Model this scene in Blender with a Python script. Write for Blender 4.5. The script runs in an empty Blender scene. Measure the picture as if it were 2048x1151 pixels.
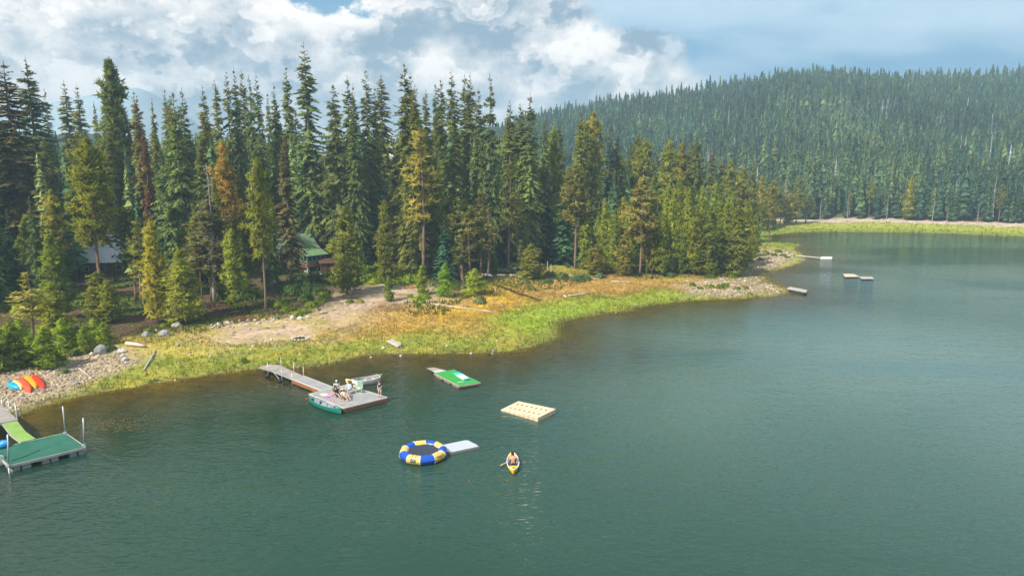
import bpy, bmesh, math, random
import numpy as np
from mathutils import Vector, Matrix, Euler

# ------------------------------------------------------------------ camera
S = bpy.context.scene
COL = S.collection
FPX, CX, CY = 1365.0, 1024.0, 575.5        # focal length / centre, in photo pixels (2048 wide)
PITCH = math.radians(9.97)
CAM_H = 22.0
cam_d = bpy.data.cameras.new('camera')
cam_d.sensor_width = 36.0
cam_d.lens = 36.0 * FPX / 2048.0
cam_d.clip_start = 0.5
cam_d.clip_end = 9000.0
cam = bpy.data.objects.new('camera', cam_d)
COL.objects.link(cam)
cam.location = (0, 0, CAM_H)
cam.rotation_euler = (math.pi / 2 - PITCH, 0, 0)
S.camera = cam

# ------------------------------------------------------------------ render / exposure
S.view_settings.view_transform = 'Standard'
S.view_settings.look = 'None'
S.view_settings.gamma = 1.0
S.view_settings.exposure = 0.36
S.view_settings.use_curve_mapping = False
S.render.engine = 'CYCLES'
S.cycles.use_denoising = True
S.cycles.max_bounces = 6
S.cycles.diffuse_bounces = 3
S.cycles.glossy_bounces = 3
S.cycles.transmission_bounces = 4
S.cycles.transparent_max_bounces = 8
S.cycles.volume_bounces = 0
S.cycles.caustics_reflective = False
S.cycles.caustics_refractive = False
S.cycles.sample_clamp_indirect = 4.0

# ------------------------------------------------------------------ sun
SUN_EL = math.radians(46.0)
SUN_TO = Vector((-0.70, -0.71, 0)).normalized()       # horizontal direction towards the sun
sun_vec = Vector((SUN_TO.x * math.cos(SUN_EL), SUN_TO.y * math.cos(SUN_EL), math.sin(SUN_EL)))
sd_ = bpy.data.lights.new('sun', 'SUN')
sd_.energy = 5.0
sd_.angle = math.radians(0.53)
sd_.color = (1.0, 0.93, 0.82)
sun = bpy.data.objects.new('sun', sd_)
COL.objects.link(sun)
sun.rotation_euler = sun_vec.to_track_quat('Z', 'Y').to_euler()


# ------------------------------------------------------------------ node helper
class NT:
    def __init__(self, tree):
        self.t = tree
        self.t.nodes.clear()

    def n(self, typ, ins=None, **props):
        nd = self.t.nodes.new(typ)
        for k, v in props.items():
            setattr(nd, k, v)
        for k, v in (ins or {}).items():
            self.set(nd.inputs[k], v)
        return nd

    def set(self, sock, v):
        if isinstance(v, bpy.types.NodeSocket):
            self.t.links.new(v, sock)
        elif v is not None:
            if hasattr(sock, 'default_value') and hasattr(sock.default_value, '__len__'):
                v = list(v)
                if len(sock.default_value) == 4 and len(v) == 3:
                    v = v + [1.0]
                sock.default_value = v
            else:
                sock.default_value = v

    def m(self, op, a, b=None, c=None, clamp=False):
        nd = self.t.nodes.new('ShaderNodeMath')
        nd.operation = op
        nd.use_clamp = clamp
        for i, v in enumerate((a, b, c)):
            if v is not None:
                self.set(nd.inputs[i], v)
        return nd.outputs[0]

    def vm(self, op, a, b=None, scale=None):
        nd = self.t.nodes.new('ShaderNodeVectorMath')
        nd.operation = op
        self.set(nd.inputs[0], a)
        if b is not None:
            self.set(nd.inputs[1], b)
        if scale is not None:
            self.set(nd.inputs['Scale'], scale)
        return nd.outputs['Value'] if op in ('DOT_PRODUCT', 'LENGTH', 'DISTANCE') else nd.outputs[0]

    def sstep(self, v, lo, hi, a=0.0, b=1.0):
        nd = self.t.nodes.new('ShaderNodeMapRange')
        nd.interpolation_type = 'SMOOTHSTEP'
        self.set(nd.inputs[0], v)
        for i, x in enumerate((lo, hi, a, b)):
            self.set(nd.inputs[i + 1], x)
        return nd.outputs[0]

    def lin(self, v, lo, hi, a=0.0, b=1.0):
        nd = self.t.nodes.new('ShaderNodeMapRange')
        self.set(nd.inputs[0], v)
        for i, x in enumerate((lo, hi, a, b)):
            self.set(nd.inputs[i + 1], x)
        return nd.outputs[0]

    def mix(self, f, a, b, blend='MIX'):
        nd = self.t.nodes.new('ShaderNodeMix')
        nd.data_type = 'RGBA'
        nd.blend_type = blend
        self.set(nd.inputs[0], f)
        self.set(nd.inputs[6], a)
        self.set(nd.inputs[7], b)
        return nd.outputs[2]

    def noise(self, vec, scale, detail=4.0, rough=0.5, dist=0.0, lac=2.0):
        nd = self.t.nodes.new('ShaderNodeTexNoise')
        if vec is not None:
            self.set(nd.inputs['Vector'], vec)
        nd.inputs['Scale'].default_value = scale
        nd.inputs['Detail'].default_value = detail
        nd.inputs['Roughness'].default_value = rough
        nd.inputs['Distortion'].default_value = dist
        nd.inputs['Lacunarity'].default_value = lac
        return nd.outputs[0]


# ------------------------------------------------------------------ world: sky with clouds
world = bpy.data.worlds.new('World')
S.world = world
world.use_nodes = True
W = NT(world.node_tree)
SKY_STRENGTH = 0.1
tc = W.n('ShaderNodeTexCoord')
dirv = W.vm('NORMALIZE', tc.outputs['Generated'])
sep = W.n('ShaderNodeSeparateXYZ', {0: dirv})
dx, dy, dz = sep.outputs
sky = W.n('ShaderNodeTexSky', sky_type='NISHITA', sun_disc=False, sun_elevation=SUN_EL,
          sun_rotation=math.atan2(SUN_TO.x, SUN_TO.y), altitude=1500.0, air_density=1.0, dust_density=1.6, ozone_density=1.5)
p = W.n('ShaderNodeCombineXYZ', {0: dx, 1: dy, 2: W.m('MULTIPLY', dz, 1.45)}).outputs[0]


def puffs(vec, scale, detail):
    """rounded billows: cells of a smooth Voronoi pattern, each broken into smaller ones"""
    nd = W.n('ShaderNodeTexVoronoi', {'Vector': vec})
    nd.feature = 'F1'
    nd.normalize = True
    nd.inputs['Scale'].default_value = scale
    nd.inputs['Detail'].default_value = detail
    nd.inputs['Roughness'].default_value = 0.55
    nd.inputs['Lacunarity'].default_value = 2.3
    return W.m('SUBTRACT', 1.0, nd.outputs['Distance'])


def cloud(vec):
    v0 = W.vm('ADD', vec, (3.1, 1.7, 0.45))
    big = W.noise(v0, 3.2, 3.0, 0.5, 0.0)
    fine = W.noise(v0, 9.0, 7.0, 0.62, 0.0)
    warp = W.vm('ADD', v0, W.vm('SCALE', W.n('ShaderNodeCombineXYZ', {0: fine, 1: fine, 2: fine}).outputs[0], scale=0.05))
    pf = puffs(warp, 9.5, 2.0)
    return W.m('ADD', W.m('ADD', W.m('MULTIPLY', big, 0.55), W.m('MULTIPLY', pf, 0.30)), W.m('MULTIPLY', fine, 0.30))


n1 = cloud(p)
n2 = cloud(W.vm('ADD', p, (-0.030, -0.01, 0.050)))


def gauss_dir(az_deg, el_deg, wa, we):
    """soft patch of the sky round one compass direction"""
    az, el = math.radians(az_deg), math.radians(el_deg)
    az_n = W.m('ARCTAN2', dx, dy)
    el_n = W.m('ARCSINE', dz)
    a = W.m('POWER', W.m('DIVIDE', W.m('SUBTRACT', az_n, az), math.radians(wa)), 2.0)
    b = W.m('POWER', W.m('DIVIDE', W.m('SUBTRACT', el_n, el), math.radians(we)), 2.0)
    return W.m('EXPONENT', W.m('MULTIPLY', W.m('ADD', a, b), -1.0))


def addm(*xs):
    r = xs[0]
    for x in xs[1:]:
        r = W.m('ADD', r, x)
    return r


CUT = 0.70
hole = gauss_dir(-13.4, 12.1, 5.2, 1.7)
bias = addm(0.185,
            W.m('MULTIPLY', hole, -0.20),
            W.m('MULTIPLY', gauss_dir(-5.0, 11.0, 5.0, 3.0), 0.06),
            W.m('MULTIPLY', gauss_dir(-35.0, 12.0, 6.0, 1.6), -0.05),
            W.m('MULTIPLY', gauss_dir(3.5, 10.5, 6.0, 3.5), 0.12),
            W.m('MULTIPLY', gauss_dir(-2.5, 10.0, 5.0, 2.6), 0.14))
dens = W.m('ADD', n1, bias)
cum = W.sstep(dens, CUT, CUT + 0.035)
tx = W.noise(W.vm('ADD', p, (0.3, 2.2, 5.1)), 10.0, 8.0, 0.64, 0.2)
lit = W.m('ADD', W.m('MULTIPLY', W.m('SUBTRACT', n1, n2), 6.2), W.m('MULTIPLY', W.m('SUBTRACT', tx, 0.5), 3.2))
bright = addm(W.m('MULTIPLY', gauss_dir(5.5, 11.5, 4.5, 4.0), 0.30), W.m('MULTIPLY', gauss_dir(-12.0, 9.0, 9.0, 5.0), 0.08))
lit = W.m('ADD', W.m('ADD', lit, 0.14), bright)
cloud_dark = (2.4, 3.5, 4.5)
cloud_lite = (9.4, 9.1, 8.8)
# crisp sunlit rims where one billow stands in front of the next
for cut_ in (0.575, 0.625, 0.675, 0.725):
    up_ = W.m('SUBTRACT', n1, cut_)
    rim_ = W.m('MULTIPLY', W.sstep(up_, 0.0, 0.020), W.m('EXPONENT', W.m('MULTIPLY', up_, -28.0)))
    lit = W.m('ADD', lit, W.m('MULTIPLY', rim_, 0.66))
lit = W.m('SUBTRACT', lit, 0.34)
ccol = W.mix(W.sstep(lit, -0.70, 0.95), cloud_dark, cloud_lite)
az = W.m('ARCTAN2', dx, dy)
pl = W.n('ShaderNodeCombineXYZ', {0: dx, 1: dy, 2: W.m('MULTIPLY', dz, 4.2)}).outputs[0]
ns = W.noise(W.vm('ADD', pl, (1.3, 4.2, 0.2)), 2.1, 5.0, 0.45, 0.3)
strat = W.mix(W.sstep(ns, 0.36, 0.66), (1.2, 3.2, 5.2), (4.4, 6.1, 7.4))
wob = W.m('MULTIPLY', W.m('SUBTRACT', n1, 0.57), 0.75)
east = W.sstep(W.m('ADD', W.m('ADD', az, wob), W.m('MULTIPLY', dz, 1.35)), 0.40, 0.45)
east = W.m('MULTIPLY', east, W.sstep(az, 1.6, 2.4, 1.0, 0.0))
skyc = W.mix(1.0, sky.outputs[0], (0.95, 1.20, 1.12), 'MULTIPLY')
# smooth grey-blue layer cloud to the right (east) of the cumulus
veil = W.noise(W.vm('ADD', pl, (7.3, 0.4, 2.2)), 3.0, 5.0, 0.55, 0.2)
veil_c = W.mix(W.sstep(W.m('ADD', W.m('MULTIPLY', veil, 0.6), W.m('MULTIPLY', tx, 0.4)), 0.40, 0.60), (3.2, 4.4, 5.4), (6.2, 6.9, 7.4))
cover = W.m('MULTIPLY', W.sstep(W.m('ADD', hole, W.m('MULTIPLY', W.m('SUBTRACT', 0.62, n1), 2.2)), 0.50, 0.36), 0.94)
col = W.mix(cum, W.mix(cover, skyc, veil_c), ccol)
col = W.mix(W.m('MULTIPLY', east, 0.93), col, strat)
# paler towards the horizon
hz_f = W.sstep(dz, 0.16, 0.0)
col = W.mix(W.m('MULTIPLY', hz_f, 0.40), col, (4.6, 5.9, 6.9))
# below the horizon: dull ground colour
col = W.mix(W.sstep(dz, -0.02, -0.06), col, (0.6, 0.8, 0.7))
bg = W.n('ShaderNodeBackground', {'Color': col, 'Strength': SKY_STRENGTH})
W.n('ShaderNodeOutputWorld', {'Surface': bg.outputs[0]})

# ------------------------------------------------------------------ geometry helpers
COSP, SINP = math.cos(PITCH), math.sin(PITCH)


def ray(u, v):
    """viewing direction of a photo pixel, scaled so that its forward (y) component is 1"""
    a, b = (u - CX) / FPX, -(v - CY) / FPX
    d = (a, COSP + b * SINP, -SINP + b * COSP)
    return d[0] / d[1], d[2] / d[1]


def at(u, v, z=0.0):
    """where the sight line of a surveyed photo point meets the level z"""
    rx, rz = ray(u, v)
    Y = (z - CAM_H) / rz
    return Vector((rx * Y, Y, z))


def vnoise(x, y, seed=0):
    x = np.asarray(x, float); y = np.asarray(y, float)
    xi, yi = np.floor(x), np.floor(y)
    xf, yf = x - xi, y - yi
    xf = xf * xf * (3 - 2 * xf); yf = yf * yf * (3 - 2 * yf)

    def h(a, b):
        s = np.sin(a * 127.1 + b * 311.7 + seed * 74.7) * 43758.5453
        return s - np.floor(s)
    return ((h(xi, yi) * (1 - xf) + h(xi + 1, yi) * xf) * (1 - yf)
            + (h(xi, yi + 1) * (1 - xf) + h(xi + 1, yi + 1) * xf) * yf)


def fbm(x, y, seed=0, o=4):
    r, a, t = 0.0, 1.0, 0.0
    for i in range(o):
        r = r + a * vnoise(np.asarray(x) * 2 ** i, np.asarray(y) * 2 ** i, seed + i)
        t += a
        a *= 0.5
    return r / t


def link(o, parent=None):
    COL.objects.link(o)
    if parent is not None:
        o.parent = parent
    return o


def raw_mesh(name, verts, faces, smooth=False, mats=()):
    me = bpy.data.meshes.new(name)
    if isinstance(faces, np.ndarray):
        k = faces.shape[1]
        v = np.ascontiguousarray(verts, dtype=np.float32)
        me.vertices.add(len(v))
        me.vertices.foreach_set('co', v.ravel())
        me.loops.add(faces.size)
        me.loops.foreach_set('vertex_index', np.ascontiguousarray(faces, dtype=np.int32).ravel())
        me.polygons.add(len(faces))
        me.polygons.foreach_set('loop_start', np.arange(0, faces.size, k, dtype=np.int32))
        me.update(calc_edges=True)
    else:
        me.from_pydata([tuple(q) for q in verts], [], [tuple(f) for f in faces])
        me.update()
    if smooth:
        me.polygons.foreach_set('use_smooth', np.ones(len(me.polygons), dtype=bool))
    for m in mats:
        me.materials.append(m)
    return me


def mobj(name, verts, faces, mat, parent=None, smooth=False):
    o = bpy.data.objects.new(name, raw_mesh(name, verts, faces, smooth, [mat] if mat else []))
    return link(o, parent)


def tag(o, label=None, cat=None, group=None, kind=None):
    if label: o['label'] = label
    if cat: o['category'] = cat
    if group: o['group'] = group
    if kind: o['kind'] = kind
    return o


def empty(name, loc, rz=0.0, label=None, cat=None, group=None):
    o = bpy.data.objects.new(name, None)
    o.empty_display_size = 0.2
    o.location = loc
    o.rotation_euler = (0, 0, rz)
    link(o)
    return tag(o, label, cat, group)


class MB:
    """collects boxes, tubes and grids into one mesh"""
    def __init__(self):
        self.v, self.f = [], []

    def add(self, vs, fs):
        k = len(self.v)
        self.v += [tuple(q) for q in vs]
        self.f += [tuple(i + k for i in f) for f in fs]
        return self

    def box(self, c, s, rot=None, taper=1.0):
        hx, hy, hz = s[0] / 2, s[1] / 2, s[2] / 2
        vs = []
        for z, k in ((-hz, 1.0), (hz, taper)):
            for x, y in ((-hx, -hy), (hx, -hy), (hx, hy), (-hx, hy)):
                vs.append(Vector((x * k, y * k, z)))
        if rot is not None:
            M = Euler(rot).to_matrix()
            vs = [M @ q for q in vs]
        return self.add([q + Vector(c) for q in vs],
                        [(3, 2, 1, 0), (4, 5, 6, 7), (0, 1, 5, 4), (1, 2, 6, 5), (2, 3, 7, 6), (3, 0, 4, 7)])

    def tube(self, pts, r, n=8, closed=False):
        pts = [Vector(q) for q in pts]
        rs = r if hasattr(r, '__len__') else [r] * len(pts)
        rings = []
        m = len(pts)
        for i, q in enumerate(pts):
            if closed:
                d = pts[(i + 1) % m] - pts[i - 1]
            else:
                d = pts[min(i + 1, m - 1)] - pts[max(i - 1, 0)]
            d = d.normalized() if d.length > 1e-9 else Vector((0, 0, 1))
            a = d.cross(Vector((0, 0, 1)) if abs(d.z) < 0.95 else Vector((1, 0, 0))).normalized()
            b = d.cross(a)
            rings.append([q + (a * math.cos(t) + b * math.sin(t)) * rs[i] for t in [2 * math.pi * j / n for j in range(n)]])
        vs = [w for ring in rings for w in ring]
        fs = []
        for i in range(m if closed else m - 1):
            for j in range(n):
                a0, a1 = i * n + j, i * n + (j + 1) % n
                b0, b1 = ((i + 1) % m) * n + j, ((i + 1) % m) * n + (j + 1) % n
                fs.append((a0, a1, b1, b0))
        if not closed:
            fs.append(tuple(range(n - 1, -1, -1)))
            fs.append(tuple((m - 1) * n + j for j in range(n)))
        return self.add(vs, fs)

    def poly(self, pts, h):
        """prism: plan polygon pts (x, y, z top) extruded down by h"""
        n = len(pts)
        top = [Vector(q) for q in pts]
        bot = [Vector((q[0], q[1], q[2] - h)) for q in pts]
        fs = [tuple(range(n)), tuple(range(2 * n - 1, n - 1, -1))]
        for i in range(n):
            j = (i + 1) % n
            fs.append((i, i + n, j + n, j))
        return self.add(top + bot, fs)

    def grid(self, rows):
        m = len(rows[0])
        vs = [q for r in rows for q in r]
        fs = [(i * m + j, i * m + j + 1, (i + 1) * m + j + 1, (i + 1) * m + j)
              for i in range(len(rows) - 1) for j in range(m - 1)]
        return self.add(vs, fs)

    def build(self, name, mat, parent=None, smooth=False, bevel=0.0):
        o = mobj(name, self.v, self.f, mat, parent, smooth)
        bm = bmesh.new()
        bm.from_mesh(o.data)
        bmesh.ops.recalc_face_normals(bm, faces=bm.faces)
        if bevel:
            bmesh.ops.bevel(bm, geom=list(bm.edges), offset=bevel, segments=1, affect='EDGES', profile=0.5)
        bm.to_mesh(o.data)
        bm.free()
        return o


# ------------------------------------------------------------------ materials
def material(name, color, rough=0.6, spec=0.4, vary=0.12, scale=4.0, metal=0.0, bump=0.0, second=None, grain=None):
    m = bpy.data.materials.new(name)
    m.use_nodes = True
    t = NT(m.node_tree)
    tcn = t.n('ShaderNodeTexCoord')
    vec = tcn.outputs['Object']
    if grain:
        vec = t.vm('MULTIPLY', vec, grain)
    nz = t.noise(vec, scale, 5.0, 0.6)
    c2 = second if second else [min(1, x * (1 - vary * 2)) for x in color]
    f = t.sstep(nz, 0.35, 0.68) if second else t.lin(nz, 0.25, 0.75)
    c = t.mix(f, color, c2)
    fine = t.noise(tcn.outputs['Object'], scale * 9, 3.0, 0.6)
    c = t.mix(1.0, c, t.n('ShaderNodeCombineColor', {0: t.lin(fine, 0.2, 0.8, 1 - vary, 1 + vary), 1: t.lin(fine, 0.2, 0.8, 1 - vary, 1 + vary),
                                                     2: t.lin(fine, 0.2, 0.8, 1 - vary, 1 + vary)}).outputs[0], 'MULTIPLY')
    b = t.n('ShaderNodeBsdfPrincipled', {'Base Color': c, 'Roughness': t.lin(nz, 0.2, 0.8, max(0.05, rough - 0.1), min(1, rough + 0.1)), 'Metallic': metal,
                                         'Specular IOR Level': spec})
    if bump:
        bn = t.n('ShaderNodeBump', {'Height': nz, 'Strength': 0.6, 'Distance': bump})
        t.set(b.inputs['Normal'], bn.outputs[0])
    t.n('ShaderNodeOutputMaterial', {'Surface': b.outputs[0]})
    return m


def leaf_material(name, trans=0.35, cones=0.0):
    """foliage: colour comes from the object's own colour, varied leaf by leaf"""
    m = bpy.data.materials.new(name)
    m.use_nodes = True
    t = NT(m.node_tree)
    oi = t.n('ShaderNodeObjectInfo')
    tcn = t.n('ShaderNodeTexCoord')
    at_ = t.n('ShaderNodeAttribute', attribute_name='leaf')
    c = t.vm('SCALE', oi.outputs['Color'], scale=2.1)
    k = t.lin(at_.outputs['Fac'], 0.0, 1.0, 0.58, 1.5)
    nz = t.noise(tcn.outputs['Object'], 0.5, 3.0, 0.6)
    k = t.m('MULTIPLY', k, t.lin(nz, 0.3, 0.7, 0.8, 1.25))
    k = t.m('MULTIPLY', k, t.lin(oi.outputs['Random'], 0, 1, 0.78, 1.22))
    c = t.vm('SCALE', c, scale=k)
    # yellower new growth on some sprays
    warm = t.vm('MULTIPLY', c, (1.45, 1.15, 0.7))
    c = t.mix(t.sstep(nz, 0.48, 0.72, 0.0, 0.6), c, warm)
    if cones:
        g = t.n('ShaderNodeSeparateXYZ', {0: tcn.outputs['Generated']}).outputs[2]
        f = t.m('MULTIPLY', t.sstep(g, 0.70, 0.97), t.sstep(at_.outputs['Fac'], 0.35, 0.8))
        f = t.m('MULTIPLY', f, t.sstep(oi.outputs['Random'], 0.1, 0.7, 0.3, 1.0))
        c = t.mix(t.m('MULTIPLY', f, cones), c, (0.24, 0.115, 0.04))
    d = t.n('ShaderNodeBsdfDiffuse', {'Color': c})
    tr = t.n('ShaderNodeBsdfTranslucent', {'Color': t.vm('MULTIPLY', c, (1.2, 1.25, 0.7))})
    mx = t.n('ShaderNodeMixShader', {0: trans, 1: d.outputs[0], 2: tr.outputs[0]})
    t.n('ShaderNodeOutputMaterial', {'Surface': mx.outputs[0]})
    return m


def attr_material(name, trans=0.3, attr='tint', rough=None):
    """colour stored per vertex (grass, stones, far trees)"""
    m = bpy.data.materials.new(name)
    m.use_nodes = True
    t = NT(m.node_tree)
    at_ = t.n('ShaderNodeAttribute', attribute_name=attr)
    c = at_.outputs['Color']
    d = t.n('ShaderNodeBsdfDiffuse', {'Color': c})
    if trans:
        tr = t.n('ShaderNodeBsdfTranslucent', {'Color': c})
        d = t.n('ShaderNodeMixShader', {0: trans, 1: d.outputs[0], 2: tr.outputs[0]})
    t.n('ShaderNodeOutputMaterial', {'Surface': d.outputs[0]})
    return m


def set_col(me, name, cols):
    a = me.attributes.new(name, 'FLOAT_COLOR', 'POINT')
    c = np.ones((len(me.vertices), 4), np.float32)
    c[:, :3] = cols
    a.data.foreach_set('color', c.ravel())


def set_f(me, name, vals, dom='POINT'):
    a = me.attributes.new(name, 'FLOAT', dom)
    a.data.foreach_set('value', np.ascontiguousarray(vals, dtype=np.float32))


# ------------------------------------------------------------------ shore line and terrain
SHORE = [(-700, 1180), (-420, 1010), (-200, 905), (-60, 862), (0, 846), (40, 830), (70, 816), (110, 804), (150, 794), (200, 783), (250, 776), (300, 768), (350, 760),
         (400, 752), (450, 745), (505, 737), (530, 734), (560, 736), (600, 735), (646, 729), (685, 720), (725, 709), (780, 707), (840, 706), (898, 706),
         (977, 705), (1025, 701), (1065, 692), (1100, 682), (1117, 673), (1115, 655), (1112, 646), (1133, 641), (1152, 635), (1182, 630),
         (1203, 627), (1197, 622), (1213, 625), (1240, 624), (1263, 621), (1270, 615), (1317, 607), (1393, 600), (1431, 598), (1469, 597), (1507, 595),
         (1553, 590), (1577, 584), (1576, 578), (1545, 566), (1533, 556), (1535, 548), (1546, 543), (1583, 531), (1611, 519), (1611, 513),
         (1598, 505), (1587, 497), (1602, 488), (1577, 485), (1546, 482), (1541, 476), (1552, 470), (1577, 466), (1605, 464), (1646, 463),
         (1688, 463.5), (1757, 464), (1840, 465), (1896, 467), (1951, 469.5), (2007, 471.5), (2060, 473.5), (2250, 486), (2500, 512), (2900, 575)]
shore = np.array([at(u, v)[:2] for u, v in SHORE])
close = np.array([(900, 60), (900, -330), (-500, -330), (-500, -60), (-110, 12)])
POLY = np.vstack([shore, close])


def signed(x, y):
    """distance to the shore line: positive on land, negative over the lake"""
    x = np.atleast_1d(np.asarray(x, float)); y = np.atleast_1d(np.asarray(y, float))
    shp = x.shape
    x, y = x.ravel(), y.ravel()
    best = np.full(x.shape, 1e18)
    inside = np.zeros(x.shape, bool)
    n = len(POLY)
    for i in range(n):
        ax, ay = POLY[i]
        bx, by = POLY[(i + 1) % n]
        ex, ey = bx - ax, by - ay
        t = np.clip(((x - ax) * ex + (y - ay) * ey) / (ex * ex + ey * ey), 0, 1)
        best = np.minimum(best, (x - ax - t * ex) ** 2 + (y - ay - t * ey) ** 2)
        c = ((ay > y) != (by > y))
        with np.errstate(divide='ignore', invalid='ignore'):
            xx = (bx - ax) * (y - ay) / (by - ay) + ax
        inside ^= c & (x < xx)
    return np.where(inside, -np.sqrt(best), np.sqrt(best)).reshape(shp)


# ridge of the hill beyond the lake: ground height 620 m away by bearing (x / y)
RQ = np.array([-1.2, -0.35, -0.10, 0.03, 0.12, 0.20, 0.29, 0.36, 0.43, 0.50, 0.58, 0.66, 0.75, 0.95, 1.4])
RZ = np.array([6, 8, 26, 49, 61, 68, 76, 84, 88, 88, 86, 85, 86, 86, 60.0])


def height(x, y, d=None):
    x = np.atleast_1d(np.asarray(x, float)); y = np.atleast_1d(np.asarray(y, float))
    if d is None:
        d = signed(x, y)
    land = 0.060 * d / (1 + np.maximum(d, 0) / 95.0)
    ad = -np.minimum(d, 0)
    bed = -np.minimum(0.075 * ad + 0.0035 * ad ** 2, 7.0)
    z = np.where(d > 0, land, bed)
    bumps = (fbm(x * 0.11, y * 0.11, 3) - 0.5) * 0.9 + (fbm(x * 0.5, y * 0.5, 9, 3) - 0.5) * 0.22
    z = z + bumps * np.clip(d / 9.0, 0.0, 1.0)
    q = x / np.maximum(y, 1.0)
    zr = np.interp(q, RQ, RZ)
    y0 = np.interp(q, [-1, 0.0, 0.3, 0.75, 1.2], [300, 300, 286, 262, 230])
    t = np.clip((y - y0) / (630 - y0), 0, 1)
    s = 0.45 * t + 0.55 * (t * t * (3 - 2 * t))
    back = np.clip((y - 650) / 900, 0, 1)
    hill = zr * s * (1 - 0.9 * back)
    hill = hill * (0.93 + 0.14 * fbm(x * 0.012, y * 0.012, 21, 3))
    return np.where(d > 0, z + hill * np.clip(d / 20.0, 0, 1), z)


def hz(x, y):
    return float(height(x, y)[0])


def land(u, v, dz_=0.0):
    """where the sight line of a surveyed photo point meets the ground"""
    rx, rz = ray(u, v)
    Y = np.linspace(30, 700, 2400)
    Z = height(rx * Y, Y)
    below = (CAM_H + rz * Y) <= np.maximum(Z, 0.0)
    i = int(np.argmax(below)) if below.any() else len(Y) - 1
    y = Y[i]
    return Vector((rx * y, y, max(hz(rx * y, y), 0.0) + dz_))


def axis(segs):
    out = []
    for a, b, st in segs:
        out += list(np.arange(a, b, st))
    return np.array(out + [segs[-1][1]])


gx = axis([(-2500, -700, 200), (-700, -300, 50), (-300, -130, 12), (-130, -70, 2.5), (-70, 100, 0.75), (100, 220, 2.5), (220, 620, 9), (620, 900, 40), (900, 2500, 200)])
gy = axis([(-400, 0, 50), (0, 46, 6), (46, 165, 0.75), (165, 300, 2.2), (300, 700, 9), (700, 1300, 60), (1300, 3500, 220)])
GX, GY = np.meshgrid(gx, gy)
GD = signed(GX, GY)
GZ = height(GX.ravel(), GY.ravel(), GD.ravel()).reshape(GX.shape)
ny, nx = GX.shape
idx = np.arange(nx * ny).reshape(ny, nx)
quads = np.stack([idx[:-1, :-1], idx[:-1, 1:], idx[1:, 1:], idx[1:, :-1]], -1).reshape(-1, 4)


def blob(X, Y, pts, soft=1.5, seed=5, amp=2.2):
    """soft mask of a surveyed patch of ground (outline in photo points), edge broken by noise"""
    P = np.array([land(u, v)[:2] for u, v in pts])
    best = np.full(X.shape, 1e18); ins = np.zeros(X.shape, bool)
    lo, hi = P.min(0) - 8, P.max(0) + 8
    sel = (X > lo[0]) & (X < hi[0]) & (Y > lo[1]) & (Y < hi[1])
    x, y = X[sel], Y[sel]
    b = np.full(x.shape, 1e18); s = np.zeros(x.shape, bool)
    for i in range(len(P)):
        ax, ay = P[i]; bx, by = P[(i + 1) % len(P)]
        ex, ey = bx - ax, by - ay
        t = np.clip(((x - ax) * ex + (y - ay) * ey) / (ex * ex + ey * ey + 1e-9), 0, 1)
        b = np.minimum(b, (x - ax - t * ex) ** 2 + (y - ay - t * ey) ** 2)
        c = ((ay > y) != (by > y))
        with np.errstate(divide='ignore', invalid='ignore'):
            xx = (bx - ax) * (y - ay) / (by - ay) + ax
        s ^= c & (x < xx)
    d = np.where(s, np.sqrt(b), -np.sqrt(b))
    d = d + (fbm(x * 0.35, y * 0.35, seed, 4) - 0.5) * 2 * amp
    out = np.zeros(X.shape)
    out[sel] = np.clip(d / soft * 0.5 + 0.5, 0, 1)
    return out


# outlines of the ground patches
P_SAND = [(395, 668), (470, 648), (560, 640), (640, 622), (665, 588), (760, 572), (850, 568), (905, 590), (900, 604), (800, 606), (740, 618), (700, 650), (640, 672), (560, 682), (480, 690), (430, 685)]
P_GRAVEL = [(-40, 735), (60, 733), (120, 712), (180, 705), (240, 706), (275, 722), (240, 745), (180, 765), (120, 788), (60, 812), (0, 835), (-60, 845)]
P_GOLD = [(830, 655), (850, 632), (900, 606), (985, 580), (1010, 572), (1050, 596), (1010, 622), (960, 634), (900, 648), (850, 662)]
P_BROWN = [(700, 640), (800, 604), (1000, 570), (1080, 552), (1200, 548), (1400, 562), (1380, 590), (1240, 596), (1100, 610), (960, 650), (820, 672), (720, 672)]
P_POINT = [(1360, 572), (1400, 562), (1480, 556), (1490, 540), (1500, 518), (1540, 500), (1570, 500), (1590, 512), (1560, 532), (1520, 548), (1520, 562), (1560, 576), (1560, 588), (1440, 594), (1380, 588)]
P_LIME = [(985, 640), (1060, 610), (1150, 600), (1240, 604), (1330, 590), (1420, 580), (1440, 594), (1300, 606), (1200, 622), (1130, 640), (1060, 664), (1000, 660)]
P_CLEAR = [(1085, 540), (1100, 515), (1180, 518), (1190, 545), (1120, 552)]
P_SHRUBS = [(690, 560), (700, 540), (760, 530), (840, 536), (840, 566), (760, 572)]
P_BAY = [(1500, 480), (1560, 466), (1650, 455), (1800, 452), (2060, 460), (2060, 476), (1800, 470), (1600, 470), (1560, 486), (1610, 500), (1560, 505)]

C_FLOOR = np.array((0.105, 0.075, 0.040))
C_UNDER = np.array((0.085, 0.115, 0.022))
C_OLIVE = np.array((0.34, 0.30, 0.055))
C_GREEN = np.array((0.205, 0.245, 0.036))
C_LIME = np.array((0.26, 0.345, 0.036))
C_GOLD = np.array((0.50, 0.32, 0.045))
C_BROWN = np.array((0.42, 0.255, 0.075))
C_SAND = np.array((0.47, 0.34, 0.235))
C_GRAVEL = np.array((0.40, 0.30, 0.20))
C_MUD = np.array((0.16, 0.125, 0.07))
C_BED = np.array((0.150, 0.100, 0.026))


def lerp(a, b, w):
    return a + (b - a) * w[..., None]


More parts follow.
